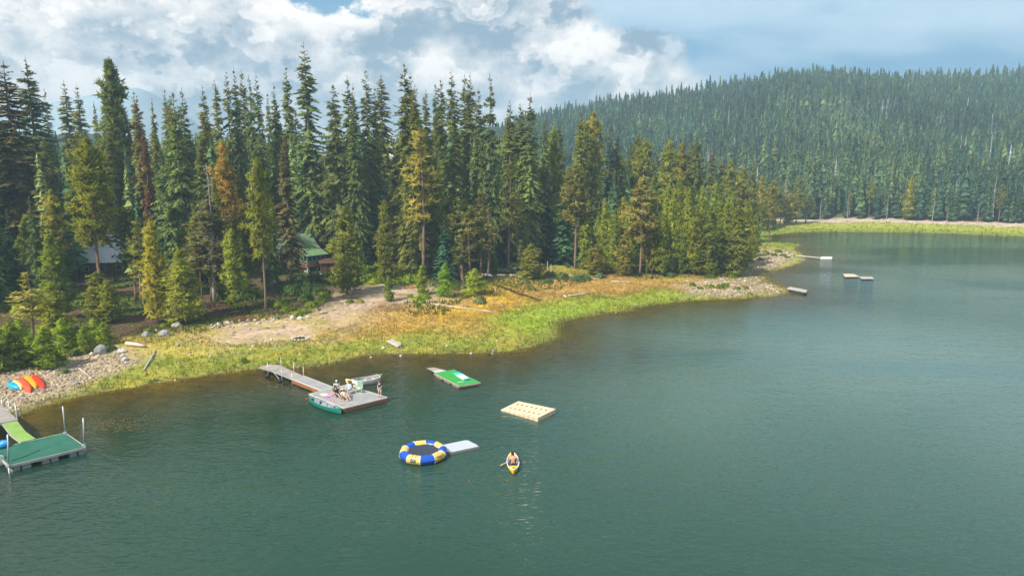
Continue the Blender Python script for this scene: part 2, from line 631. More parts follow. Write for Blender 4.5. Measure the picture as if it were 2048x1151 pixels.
def ground_colour(X, Y, D):
    n_a = fbm(X * 0.16, Y * 0.16, 31, 4)
    n_b = fbm(X * 0.7, Y * 0.7, 41, 3)
    c = lerp(np.broadcast_to(C_FLOOR, X.shape + (3,)), C_UNDER, np.clip((n_a - 0.45) * 5, 0, 1))
    # open meadow between the lake and the trees
    e = np.interp(X, [-130, -60, -40, -15, 0, 20, 60, 110], [10, 16, 24, 24, 26, 24, 14, 10]) + (n_a - 0.5) * 14
    open_ = np.clip((e - D) / 5.0, 0, 1) * (Y < 240)
    c = lerp(c, lerp(np.broadcast_to(C_OLIVE, X.shape + (3,)), C_BROWN, np.clip((n_b - 0.45) * 4, 0, 1) * 0.8), open_)
    c = lerp(c, C_BROWN * (0.85 + 0.3 * n_b[..., None]), blob(X, Y, P_BROWN, 5, 7, 3) * 0.9)
    g = np.clip((9.5 + (n_a - 0.5) * 12 - D) / 3.5, 0, 1) * (D > 0) * (X > -52) * (Y < 235)
    c = lerp(c, lerp(np.broadcast_to(C_OLIVE, X.shape + (3,)), C_GREEN, np.clip((n_b - 0.35) * 5, 0, 1)), g * 0.9)
    c = lerp(c, C_LIME * (0.8 + 0.4 * n_b[..., None]), blob(X, Y, P_LIME, 4, 11, 2) * 0.9)
    c = lerp(c, C_GOLD * (0.75 + 0.5 * n_b[..., None]), blob(X, Y, P_GOLD, 3, 13, 3.0) * np.clip((n_b - 0.3) * 5, 0, 1))
    c = lerp(c, C_UNDER * 1.5, blob(X, Y, P_SHRUBS, 3, 15, 2))
    c = lerp(c, C_OLIVE, blob(X, Y, P_CLEAR, 4, 16, 2))
    c = lerp(c, C_SAND * (0.8 + 0.4 * n_b[..., None]), blob(X, Y, P_SAND, 4.0, 17, 3.0) * np.clip(0.45 + (fbm(X * 0.45, Y * 0.45, 71, 4) - 0.36) * 4.5, 0.25, 0.97))
    c = lerp(c, C_GRAVEL * (0.7 + 0.6 * n_b[..., None]), blob(X, Y, P_GRAVEL, 2.5, 19, 1.8) * 0.95)
    c = lerp(c, C_GRAVEL * (0.85 + 0.5 * n_b[..., None]), blob(X, Y, P_POINT, 4, 23, 3) * 0.9)
    # far shore: grass flat, then a pale beach, then the wooded hill
    far = (Y > 190) & (X > 40)
    fg = np.clip((30 - D + (n_a - .5) * 8) / 4, 0, 1) * far
    fb = np.clip((42 - D + (n_a - .5) * 10) / 4, 0, 1) * far
    c = lerp(c, np.array((0.50, 0.39, 0.31)) * (0.7 + 0.6 * n_b[..., None]), fb)
    c = lerp(c, lerp(np.broadcast_to(np.array((0.33, 0.34, 0.06)), X.shape + (3,)), C_GREEN, np.clip((14 - D) / 8, 0, 1)), fg)
    # wet rim and lake bed
    mud = np.clip(1 - np.abs(D - 0.3) / 1.2, 0, 1) * np.clip((n_b - 0.3) * 4, 0, 1)
    c = lerp(c, C_MUD, mud * 0.75)
    c = lerp(c, C_BED * (0.7 + 0.6 * n_b[..., None]), np.clip(-D / 0.7, 0, 1))
    return c


GC = ground_colour(GX, GY, GD)
gm = bpy.data.materials.new('ground_soil')
gm.use_nodes = True
t = NT(gm.node_tree)
ga = t.n('ShaderNodeAttribute', attribute_name='tint')
gp = t.n('ShaderNodeNewGeometry').outputs['Position']
k1 = t.noise(gp, 1.7, 6.0, 0.65)
k2 = t.noise(gp, 0.35, 4.0, 0.6)
kk = t.m('MULTIPLY', t.lin(k1, 0.25, 0.75, 0.55, 1.5), t.lin(k2, 0.3, 0.7, 0.82, 1.2))
gc = t.vm('SCALE', ga.outputs['Color'], scale=kk)
spk = t.noise(gp, 5.0, 3.0, 0.7)
gc = t.mix(t.sstep(spk, 0.62, 0.70, 0.0, 0.35), gc, (0.45, 0.38, 0.28))
gb = t.n('ShaderNodeBump', {'Height': k1, 'Strength': 0.7, 'Distance': 0.25})
gd = t.n('ShaderNodeBsdfDiffuse', {'Color': gc, 'Normal': gb.outputs[0]})
t.n('ShaderNodeOutputMaterial', {'Surface': gd.outputs[0]})
ground = mobj('ground', np.stack([GX.ravel(), GY.ravel(), GZ.ravel()], -1), quads, gm, None, True)
set_col(ground.data, 'tint', GC.reshape(-1, 3))
tag(ground, 'grassy and sandy lake shore rising into forest', kind='structure')

# ------------------------------------------------------------------ lake
wx = axis([(-480, -130, 25), (-130, 150, 2.0), (150, 360, 6), (360, 880, 40)])
wy = axis([(-320, 30, 25), (30, 300, 2.0), (300, 330, 10)])
WX, WY = np.meshgrid(wx, wy)
WD = signed(WX, WY)
wny, wnx = WX.shape
wi = np.arange(wnx * wny).reshape(wny, wnx)
wq = np.stack([wi[:-1, :-1], wi[:-1, 1:], wi[1:, 1:], wi[1:, :-1]], -1).reshape(-1, 4)
keep = (WD.ravel()[wq].min(1) < 1.0)
wq = wq[keep]
used = np.unique(wq)
remap = np.full(WX.size, -1); remap[used] = np.arange(len(used))
wm = bpy.data.materials.new('lake_water')
wm.use_nodes = True
t = NT(wm.node_tree)
pos = t.n('ShaderNodeNewGeometry').outputs['Position']
mp = t.n('ShaderNodeMapping', {'Vector': pos, 'Rotation': (0, 0, math.radians(-14)), 'Scale': (0.55, 1.25, 1.0)})
r1 = t.noise(mp.outputs[0], 2.7, 2.0, 0.45, 0.5)
mp2 = t.n('ShaderNodeMapping', {'Vector': pos, 'Rotation': (0, 0, math.radians(22)), 'Scale': (0.5, 1.0, 1.0)})
r2 = t.noise(mp2.outputs[0], 0.7, 2.0, 0.5, 0.3)
patch = t.noise(t.n('ShaderNodeMapping', {'Vector': pos, 'Rotation': (0, 0, 0.3), 'Scale': (0.6, 1.4, 1.0)}).outputs[0], 0.022, 3.0, 0.55, 0.5)
hh = t.m('ADD', t.m('MULTIPLY', r1, 0.70), t.m('MULTIPLY', r2, 1.0))
# rings spreading from the raft, the paddler and the green dock
for (u, v, reach, wl, amp) in ((1058, 800, 9.0, 1.05, 0.13), (1026, 930, 5.0, 0.7, 0.10), (60, 1000, 13.0, 1.3, 0.11), (740, 800, 8.0, 1.0, 0.07), (846, 905, 6.0, 0.9, 0.08)):
    q_ = at(u, v)
    rr_ = t.vm('LENGTH', t.vm('SUBTRACT', pos, tuple(q_)))
    wv_ = t.m('SINE', t.m('ADD', t.m('MULTIPLY', rr_, 2 * math.pi / wl), t.m('MULTIPLY', r2, 5.0)))
    hh = t.m('ADD', hh, t.m('MULTIPLY', wv_, t.m('MULTIPLY', t.m('EXPONENT', t.m('MULTIPLY', rr_, -1.0 / reach)), amp)))
dep = t.n('ShaderNodeAttribute', attribute_name='depth').outputs['Fac']
off = t.n('ShaderNodeAttribute', attribute_name='offshore').outputs['Fac']
calm = t.sstep(off, 0.0, 40.0, 0.50, 1.0)
bump = t.n('ShaderNodeBump', {'Height': hh, 'Strength': t.m('MULTIPLY', t.sstep(patch, 0.38, 0.58, 0.30, 1.05), calm), 'Distance': 0.20})
fres = t.n('ShaderNodeFresnel', {'IOR': 1.36, 'Normal': bump.outputs[0]})
gl = t.n('ShaderNodeBsdfGlossy', {'Color': (0.95, 0.97, 1, 1), 'Roughness': 0.05, 'Normal': bump.outputs[0]})
sky_sheen = t.n('ShaderNodeAttribute', attribute_name='sky_sheen').outputs['Fac']
sky_sheen = t.m('MULTIPLY', sky_sheen, t.sstep(patch, 0.25, 0.6, 0.55, 1.0))
deep = t.mix(sky_sheen, t.mix(t.sstep(patch, 0.35, 0.65), (0.014, 0.050, 0.026), (0.028, 0.072, 0.052)), (0.135, 0.215, 0.195))  # last colour paints the bright sky reflection into the water body
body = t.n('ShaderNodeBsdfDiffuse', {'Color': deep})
clear = t.n('ShaderNodeBsdfTransparent', {'Color': (0.93, 0.88, 0.60, 1)})
see = t.m('EXPONENT', t.m('MULTIPLY', dep, -0.75))
low = t.n('ShaderNodeMixShader', {0: see, 1: body.outputs[0], 2: clear.outputs[0]})
top = t.n('ShaderNodeMixShader', {0: t.m('MULTIPLY', fres.outputs[0], 0.92), 1: low.outputs[0], 2: gl.outputs[0]})
t.n('ShaderNodeOutputMaterial', {'Surface': top.outputs[0]})
WZ = height(WX.ravel()[used], WY.ravel()[used], WD.ravel()[used])
water = mobj('lake_water', np.stack([WX.ravel()[used], WY.ravel()[used], np.zeros(len(used))], -1), remap[wq], wm, None, True)
set_f(water.data, 'depth', np.maximum(-WZ, 0))
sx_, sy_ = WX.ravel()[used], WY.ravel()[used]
sky_sheen_ = np.zeros(len(used))  # soft blobs where a pale sky reflection is painted into the water colour
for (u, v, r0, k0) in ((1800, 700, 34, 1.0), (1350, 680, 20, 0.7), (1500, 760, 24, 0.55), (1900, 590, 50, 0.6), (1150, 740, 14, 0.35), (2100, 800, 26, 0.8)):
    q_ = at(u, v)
    sky_sheen_ = np.maximum(sky_sheen_, k0 * np.exp(-(((sx_ - q_.x) / r0) ** 2 + ((sy_ - q_.y) / r0) ** 2)))
set_f(water.data, 'sky_sheen', sky_sheen_)
set_f(water.data, 'offshore', np.maximum(-WD.ravel()[used], 0))
tag(water, 'rippled green lake water, brown in the shallows', kind='structure')

# ------------------------------------------------------------------ far mountain and haze
mx_, my_ = np.meshgrid(np.linspace(-950, -150, 60), np.linspace(900, 1300, 24))
pk = at(285, 160, 0)
rx_, rz_ = ray(283, 172)
px_, pz_ = rx_ * 1080, CAM_H + rz_ * 1080
rr = np.hypot((mx_ - px_) * np.where(mx_ > px_, 1.35, 0.32), (my_ - 1080) * 0.7)
mzz = np.maximum(pz_ - rr * 0.62, 2.0) + (fbm(mx_ * 0.01, my_ * 0.01, 55, 4) - 0.5) * 16
mi = np.arange(mx_.size).reshape(mx_.shape)
mq = np.stack([mi[:-1, :-1], mi[:-1, 1:], mi[1:, 1:], mi[1:, :-1]], -1).reshape(-1, 4)
mount = mobj('mountain', np.stack([mx_.ravel(), my_.ravel(), mzz.ravel()], -1), mq,
             material('mountain_haze_blue', (0.27, 0.36, 0.42), 0.9, 0.1, 0.1, 0.02, second=(0.30, 0.39, 0.45)), None, True)  # pale blue of distant haze painted into the mountain's base colour
tag(mount, 'hazy blue mountain far behind the forest', kind='structure')

hb = MB().box((0, 1560, 69), (5060, 3980, 160))
hm = bpy.data.materials.new('haze_air')
hm.use_nodes = True
t = NT(hm.node_tree)
pv = t.n('ShaderNodeVolumePrincipled', {'Color': (0.58, 0.82, 1.0, 1), 'Density': 0.00053, 'Anisotropy': 0.0})
t.n('ShaderNodeOutputMaterial', {'Volume': pv.outputs[0]})
haze = hb.build('haze', hm)
tag(haze, 'thin bluish summer haze over the lake', kind='stuff')

# ------------------------------------------------------------------ trees
M_SPRUCE = leaf_material('spruce_needles', 0.36, 0.85)
M_PINE = leaf_material('pine_needles', 0.38, 0.0)
M_SHRUB = leaf_material('shrub_leaves', 0.40, 0.0)
M_BARK = material('bark', (0.20, 0.14, 0.10), 0.9, 0.1, 0.25, 1.5, second=(0.30, 0.24, 0.19), grain=(1, 1, 0.15))
M_BARK_R = material('pine_bark', (0.27, 0.17, 0.11), 0.9, 0.1, 0.25, 1.5, second=(0.20, 0.155, 0.125), grain=(1, 1, 0.2))
M_GREY = material('dead_wood', (0.42, 0.37, 0.33), 0.9, 0.1, 0.2, 1.2, second=(0.27, 0.235, 0.215), grain=(1, 1, 0.15))
M_FAR = attr_material('far_needles', 0.25)


def sprays(rng, Z, AZ, L, E0, CV, n, tw, wd, hang, r0=0.0, s_min=0.12, side=0.85):
    """needle sprays along branches: returns triangle soup (N,3,3) and a leaf value per triangle"""
    nb = len(Z)
    s = (np.arange(n)[None, :] + rng.uniform(0.1, 0.9, (nb, n))) / n
    s = s_min + (1.04 - s_min) * s
    ca, sa = np.cos(AZ)[:, None], np.sin(AZ)[:, None]
    hor = r0 + L[:, None] * s
    up = L[:, None] * (np.tan(E0)[:, None] * s + CV[:, None] * s * s)
    P = np.stack([ca * hor, sa * hor, Z[:, None] + up], -1)
    slope = np.tan(E0)[:, None] + 2 * CV[:, None] * s
    F = np.stack([ca + 0 * s, sa + 0 * s, slope], -1)
    F /= np.linalg.norm(F, axis=-1, keepdims=True)
    R = np.stack([-sa + 0 * s, ca + 0 * s, 0 * s], -1)
    U = np.cross(F, R) * -1
    U = np.where(U[..., 2:3] < 0, -U, U)
    tris, val = [], []
    leafv = rng.uniform(0.15, 0.85, (nb, 1)) * np.ones((1, n))
    for kind in (-1, 1, 0):
        ln = tw * (1.0 - 0.55 * s) * rng.uniform(0.6, 1.35, s.shape) * np.minimum(1, 0.25 + L[:, None] / 2.2)
        if kind:
            d = F * rng.uniform(0.35, 0.8, s.shape)[..., None] + R * (kind * side) + np.stack([0 * s, 0 * s, -hang * rng.uniform(0.3, 1.3, s.shape)], -1)
        else:
            d = F * 0.9 + R * rng.uniform(-0.35, 0.35, s.shape)[..., None] + U * rng.uniform(-0.25, 0.5, s.shape)[..., None]
        d = d / np.linalg.norm(d, axis=-1, keepdims=True)
        wv = np.cross(d, U) if kind else R
        wv = wv + rng.normal(0, 0.35, wv.shape)
        wv /= np.linalg.norm(wv, axis=-1, keepdims=True)
        w2 = (wd * rng.uniform(0.6, 1.3, s.shape) * np.minimum(1, 0.3 + L[:, None] / 2.5))[..., None]
        B = P - d * (0.15 * ln)[..., None]
        a, b, c = B - wv * w2 * 0.5, B + wv * w2 * 0.5, P + d * ln[..., None]
        tris.append(np.stack([a, b, c], -2).reshape(-1, 3, 3))
        val.append(np.clip(leafv + rng.normal(0, 0.16, s.shape), 0, 1).ravel())
    return np.concatenate(tris), np.concatenate(val)


def tufts(rng, P, D, size, k=7, wd=0.3):
    """brush-like needle tufts at points P pointing along D"""
    n = len(P)
    d = D[:, None, :] * 0.75 + rng.normal(0, 0.75, (n, k, 3))
    d /= np.linalg.norm(d, axis=-1, keepdims=True)
    w = rng.normal(0, 1, (n, k, 3)); w -= (w * d).sum(-1, keepdims=True) * d
    w /= np.linalg.norm(w, axis=-1, keepdims=True)
    ln = size[:, None, None] * rng.uniform(0.6, 1.3, (n, k, 1))
    B = P[:, None, :] + rng.normal(0, 0.12, (n, k, 3)) * size[:, None, None]
    a, b, c = B - w * ln * wd, B + w * ln * wd, B + d * ln
    val = np.clip(rng.uniform(0.15, 0.85, (n, 1)) + rng.normal(0, 0.15, (n, k)), 0, 1)
    return np.stack([a, b, c], -2).reshape(-1, 3, 3), val.ravel()


def soup_mesh(name, T, val, mat):
    n = len(T)
    c = T.mean(1)
    gn = np.cross(T[:, 1] - T[:, 0], T[:, 2] - T[:, 0])
    gn /= np.linalg.norm(gn, axis=1, keepdims=True) + 1e-9
    out = np.stack([c[:, 0], c[:, 1], 0 * c[:, 0]], -1)
    out /= np.linalg.norm(out, axis=1, keepdims=True) + 1e-6
    out[:, 2] = 0.55
    flip = (gn * out).sum(1) < 0
    T = T.copy()
    T[flip] = T[flip][:, ::-1]
    gn[flip] *= -1
    nn = out * 0.85 + gn * 0.75
    nn /= np.linalg.norm(nn, axis=1, keepdims=True)
    me = raw_mesh(name, T.reshape(-1, 3), np.arange(n * 3).reshape(-1, 3), True, [mat])
    me.normals_split_custom_set_from_vertices(np.repeat(nn, 3, 0))
    set_f(me, 'leaf', np.repeat(val, 3))
    return me


def trunk_mesh(name, H, r, mat, rng, bend=0.0, stubs=(), n=7, top=1.0, lean=0.0):
    mb = MB()
    zs = np.linspace(-0.6, H * top, 9)
    pts = [(bend * math.sin(z / H * 3.1) + lean * z, bend * 0.6 * math.sin(z / H * 4.3 + 1), z) for z in zs]
    rs = [max(0.02, r * (1.25 if i == 0 else 1.0) * (1 - max(z, 0) / (H * 1.04)) ** 0.85) for i, z in enumerate(zs)]
    mb.tube(pts, rs, n)
    for (z, a, l, e) in stubs:
        x0 = bend * math.sin(z / H * 3.1) + lean * z
        y0 = bend * 0.6 * math.sin(z / H * 4.3 + 1)
        rr_ = max(0.016, 0.022 + 0.012 * l)
        q = Vector((x0, y0, z))
        d = Vector((math.cos(a), math.sin(a), math.tan(e)))
        k = q + d * l * 0.55
        e2 = k + Vector((d.x, d.y, d.z - 0.35)) * l * 0.45
        mb.tube([q, k, e2], [rr_, rr_ * 0.7, 0.012], 3)
    return raw_mesh(name, mb.v, mb.f, True, [mat])


PROTO = {}


def reg(kind, crown, trunk, H, R):
    PROTO.setdefault(kind, []).append((crown, trunk, H, R))


rng = np.random.default_rng(11)


def spruce(seed, H=38.0, R=4.2, pw=0.62, z0=0.07, dense=1.0, droop=0.30, tw=1.15, gaps=0.0, ragged=0.2):
    g = np.random.default_rng(seed)
    nb = int((H * (1 - z0)) / 0.43 * 6.2 * dense)
    tt = g.uniform(0, 1, nb) ** 0.80                       # 0 at the top
    Z = H * 0.992 - tt * H * (1 - z0)
    AZ = g.uniform(0, 2 * math.pi, nb)
    lob = 1 + 0.20 * np.sin(AZ * 3 + Z * 0.35 + seed) + 0.14 * np.sin(Z * 1.3 + seed * 2 + AZ)
    L = R * (tt ** pw) * g.uniform(1 - ragged * 1.6, 1 + ragged, nb) * lob
    L *= 1 - 0.28 * np.clip((tt - 0.82) / 0.18, 0, 1)
    L = np.maximum(L, 0.12)
    if gaps:
        k = vnoise(Z * 0.45, AZ * 1.1, seed) > gaps
        Z, AZ, L, tt = Z[k], AZ[k], L[k], tt[k]
    E0 = np.radians(np.interp(tt, [0, 0.1, 0.35, 1], [48, 12, -8, -20])) + g.normal(0, 0.12, len(tt))
    CV = np.interp(tt, [0, 0.3, 1], [-0.1, -0.12, -0.10]) + g.normal(0, 0.07, len(tt))
    T, v = [], []
    for lo, hi, n in ((0, 0.9, 3), (0.9, 2.0, 6), (2.0, 3.1, 9), (3.1, 99, 11)):
        q = (L >= lo) & (L < hi)
        if q.any():
            a, b = sprays(g, Z[q], AZ[q], L[q], E0[q], CV[q], n, tw, 0.46, droop)
            T.append(a); v.append(b)
    lead = np.array([[[-.07, 0, H - 1.0], [.07, 0, H - 1.0], [0, 0, H + 0.35]], [[0, -.07, H - 1.0], [0, .07, H - 1.0], [0, 0, H + 0.35]]])
    T.append(lead); v.append(np.array([.5, .5]))
    stubs = [(g.uniform(0.02, 0.12) * H, g.uniform(0, 6.28), g.uniform(0.6, 1.8), -0.3) for _ in range(14)]
    return (soup_mesh('spruce_crown', np.concatenate(T), np.concatenate(v), M_SPRUCE),
            trunk_mesh('spruce_trunk', H, 0.011 * H, M_BARK, g, 0.05, stubs))


def pine(seed, H=24.0, R=2.6, z0=0.42, dense=1.0, size=0.62, peak=0.45, tuft=7, sparse=0.0, bent=0.18):
    g = np.random.default_rng(seed)
    nb = int(H * (1 - z0) / 0.5 * 5.2 * dense)
    tt = g.uniform(0, 1, nb)
    Z = H * 0.985 - tt * H * (1 - z0)
    AZ = g.uniform(0, 6.283, nb)
    prof = np.interp(tt, [0, 0.10, 0.5 * peak + 0.05, peak, 0.9, 1.0], [0.07, 0.28, 0.66, 1.0, 0.85, 0.5])
    L = R * prof * g.uniform(0.45, 1.2, nb) * (1 + 0.28 * np.sin(Z * 0.9 + AZ * 2 + seed))
    if sparse:
        k = vnoise(Z * 0.6, AZ * 0.9, seed) > sparse
        Z, AZ, L, tt = Z[k], AZ[k], L[k], tt[k]
    E0 = np.radians(np.interp(tt, [0, 0.2, 1], [50, 22, -12])) + g.normal(0, 0.15, len(tt))
    CV = np.full(len(tt), 0.18)
    P, D, Sz = [], [], []
    for s in (0.42, 0.62, 0.80, 0.97):
        ok = L > 0.5 * (1 - s) * 2
        hor = L[ok] * s
        e = np.tan(E0[ok])
        j = g.normal(0, 0.20, (ok.sum(), 3)) * np.minimum(1, L[ok])[:, None] * 1.1
        P.append(np.stack([np.cos(AZ[ok]) * hor, np.sin(AZ[ok]) * hor, Z[ok] + L[ok] * (e * s + CV[ok] * s * s)], -1) + j)
        d = np.stack([np.cos(AZ[ok]), np.sin(AZ[ok]), e + 0.7], -1)
        D.append(d / np.linalg.norm(d, axis=-1, keepdims=True))
        Sz.append(size * g.uniform(0.7, 1.25, ok.sum()) * np.minimum(1, 0.45 + L[ok] / 2.5))
    T, v = tufts(g, np.concatenate(P), np.concatenate(D), np.concatenate(Sz), tuft, 0.17)
    zt = np.linspace(H * 0.93, H, 4)
    T2, v2 = tufts(g, np.stack([0 * zt, 0 * zt, zt], -1), np.tile([[0, 0, 1.0]], (4, 1)), np.full(4, 0.5), 8, 0.17)
    nst = int(26 * (1 if z0 > 0.2 else 0.3))
    stubs = [(g.uniform(0.15, max(0.3, z0 + 0.12)) * H, g.uniform(0, 6.28), g.uniform(0.4, 1.5), g.uniform(-0.5, 0.1)) for _ in range(nst)]
    stubs += [(float(Z[i]), float(AZ[i]), float(L[i] * 0.8), float(E0[i])) for i in g.choice(len(Z), min(40, len(Z)), replace=False)]
    return (soup_mesh('pine_crown', np.concatenate([T, T2]), np.concatenate([v, v2]), M_PINE),
            trunk_mesh('pine_trunk', H, 0.0095 * H, M_BARK_R, g, bent, stubs))


for i in range(5):
    reg('spruce', *spruce(100 + i, 38, 4.3, 0.52 + 0.06 * (i % 3), 0.05 + 0.05 * (i % 2), 1.0, 0.28 + 0.08 * (i % 3), 1.15, 0.0 if i < 3 else 0.22), 38, 4.3)
for i in range(2):
    reg('tallpine', *pine(240 + i, 36, 3.6, 0.36, 1.7, 0.95, 0.80, 8, 0.15), 36, 3.6)
for i in range(2):
    reg('high', *spruce(120 + i, 30, 3.4, 0.60, 0.17, 1.0, 0.25, 1.1, 0.15), 30, 3.4)               # bare foot
for i in range(3):
    reg('loose', *spruce(130 + i, 30, 4.3, 0.72, 0.06, 0.8, 0.85, 1.35, 0.20, 0.28), 30, 4.3)      # hanging, open sprays
for i in range(3):
    reg('fir', *spruce(150 + i, 22, 3.0, 0.70, 0.03, 1.15, 0.12, 0.95, 0.0, 0.15), 22, 3.0)          # dense to the ground
for i in range(5):
    reg('pine', *pine(200 + i, 24, 2.7, 0.30 + 0.09 * (i % 3), 1.45, 0.72, 0.60 + 0.1 * (i % 2), 8, 0.0 if i < 3 else 0.18), 24, 2.7)
for i in range(3):
    reg('bushy', *pine(230 + i, 16, 2.3, 0.08, 2.0, 0.62, 0.78, 8), 16, 2.3)
for i in range(3):
    reg('poor', *pine(250 + i, 22, 1.7, 0.42, 0.75, 0.68, 0.5, 7, 0.30, 0.3), 22, 1.7)
for i in range(3):
    reg('young', *pine(270 + i, 6.0, 1.45, 0.0, 2.3, 0.52, 0.80, 7, 0.0, 0.05), 6.0, 1.45)


def snag(seed, H=18.0, brushy=1.0, top=1.0):
    g = np.random.default_rng(seed)
    stubs = []
    for _ in range(int(75 * brushy)):
        tz = g.uniform(0.22, 0.97)
        stubs.append((tz * H * top, g.uniform(0, 6.28), g.uniform(0.5, 2.3) * (1.05 - tz * 0.75), g.uniform(-0.7, 0.5)))
    return trunk_mesh('snag_trunk', H, 0.012 * H, M_GREY, g, 0.25, stubs, 7, top)


SNAGS = [(snag(300, 18, 1.2), 18), (snag(301, 18, 2.4), 18), (snag(302, 18, 0.35), 18), (snag(303, 18, 0.8), 18)]
GREENS = {
    'spruce': [(0.104, 0.122, 0.028), (0.116, 0.134, 0.028), (0.086, 0.114, 0.034), (0.126, 0.136, 0.028), (0.112, 0.122, 0.030)],
    'loose': [(0.085, 0.112, 0.036), (0.075, 0.105, 0.040)],
    'fir': [(0.062, 0.108, 0.044), (0.076, 0.122, 0.042), (0.060, 0.108, 0.052)],
    'pine': [(0.105, 0.120, 0.022), (0.120, 0.130, 0.022), (0.090, 0.105, 0.026), (0.130, 0.125, 0.024)],
    'bushy': [(0.130, 0.150, 0.018), (0.115, 0.140, 0.020), (0.150, 0.150, 0.020)],
    'poor': [(0.120, 0.115, 0.030), (0.100, 0.110, 0.030)],
    'young': [(0.130, 0.170, 0.018), (0.145, 0.180, 0.020), (0.110, 0.150, 0.022)],
}
BROWN = (0.115, 0.096, 0.034)
ORANGE = (0.150, 0.104, 0.020)
REDD = (0.105, 0.050, 0.026)
YELLOW = (0.140, 0.145, 0.018)
KIND_NAME = {'tallpine': 'pine_tree', 'high': 'spruce_tree', 'spruce': 'spruce_tree', 'loose': 'spruce_tree', 'fir': 'fir_tree', 'pine': 'pine_tree', 'bushy': 'pine_tree', 'poor': 'pine_tree', 'young': 'young_pine'}
TAKEN = []
rt = random.Random(5)


def tree(kind, x, y, H, R=None, tint=None, label=None, group=None, trunk_mat=None):
    z = hz(x, y)
    crown_me, trunk_me, H0, R0 = PROTO[kind][rt.randrange(len(PROTO[kind]))]
    if R is None:
        R = R0 * (H / H0) ** 0.75 * rt.uniform(0.88, 1.15)
    e = empty(KIND_NAME[kind], (x, y, z), rt.uniform(0, 6.28), label, 'tree', group)
    e.scale = (R / R0, R / R0, H / H0)
    c = link(bpy.data.objects.new('crown', crown_me), e)
    tr = link(bpy.data.objects.new('trunk', trunk_me), e)
    c.color = (*(tint or rt.choice(GREENS[kind])), 1)
    TAKEN.append((x, y))
    return e


def tree_px(kind, u, vtop, base=None, Y=None, w=None, tint=None, label=None, group=None):
    """tree from surveyed points: top at (u, vtop); foot at photo row `base`, or Y metres out when the foot is hidden"""
    if base is not None:
        P = land(u, base)
        Y = P.y
    rx, rz = ray(u, vtop)
    x = rx * Y
    H = CAM_H + rz * Y - hz(x, Y)
    R = w / 2 * Y / FPX if w else None
    return tree(kind, x, Y, max(H, 1.0), R, tint, label, group)


def snag_px(i, u, vtop, base=None, Y=None, label=None, group=None, wide=1.0):
    if base is not None:
        Y = land(u, base).y
    rx, rz = ray(u, vtop)
    x = rx * Y
    z = hz(x, Y)
    H = CAM_H + rz * Y - z
    me, H0 = SNAGS[i]
    o = link(bpy.data.objects.new('dead_tree', me))
    o.location = (x, Y, z)
    o.scale = (H / H0 * wide, H / H0 * wide, H / H0)
    o.rotation_euler = (0, 0, rt.uniform(0, 6.28))
    TAKEN.append((x, Y))
    return tag(o, label, 'dead tree', group)


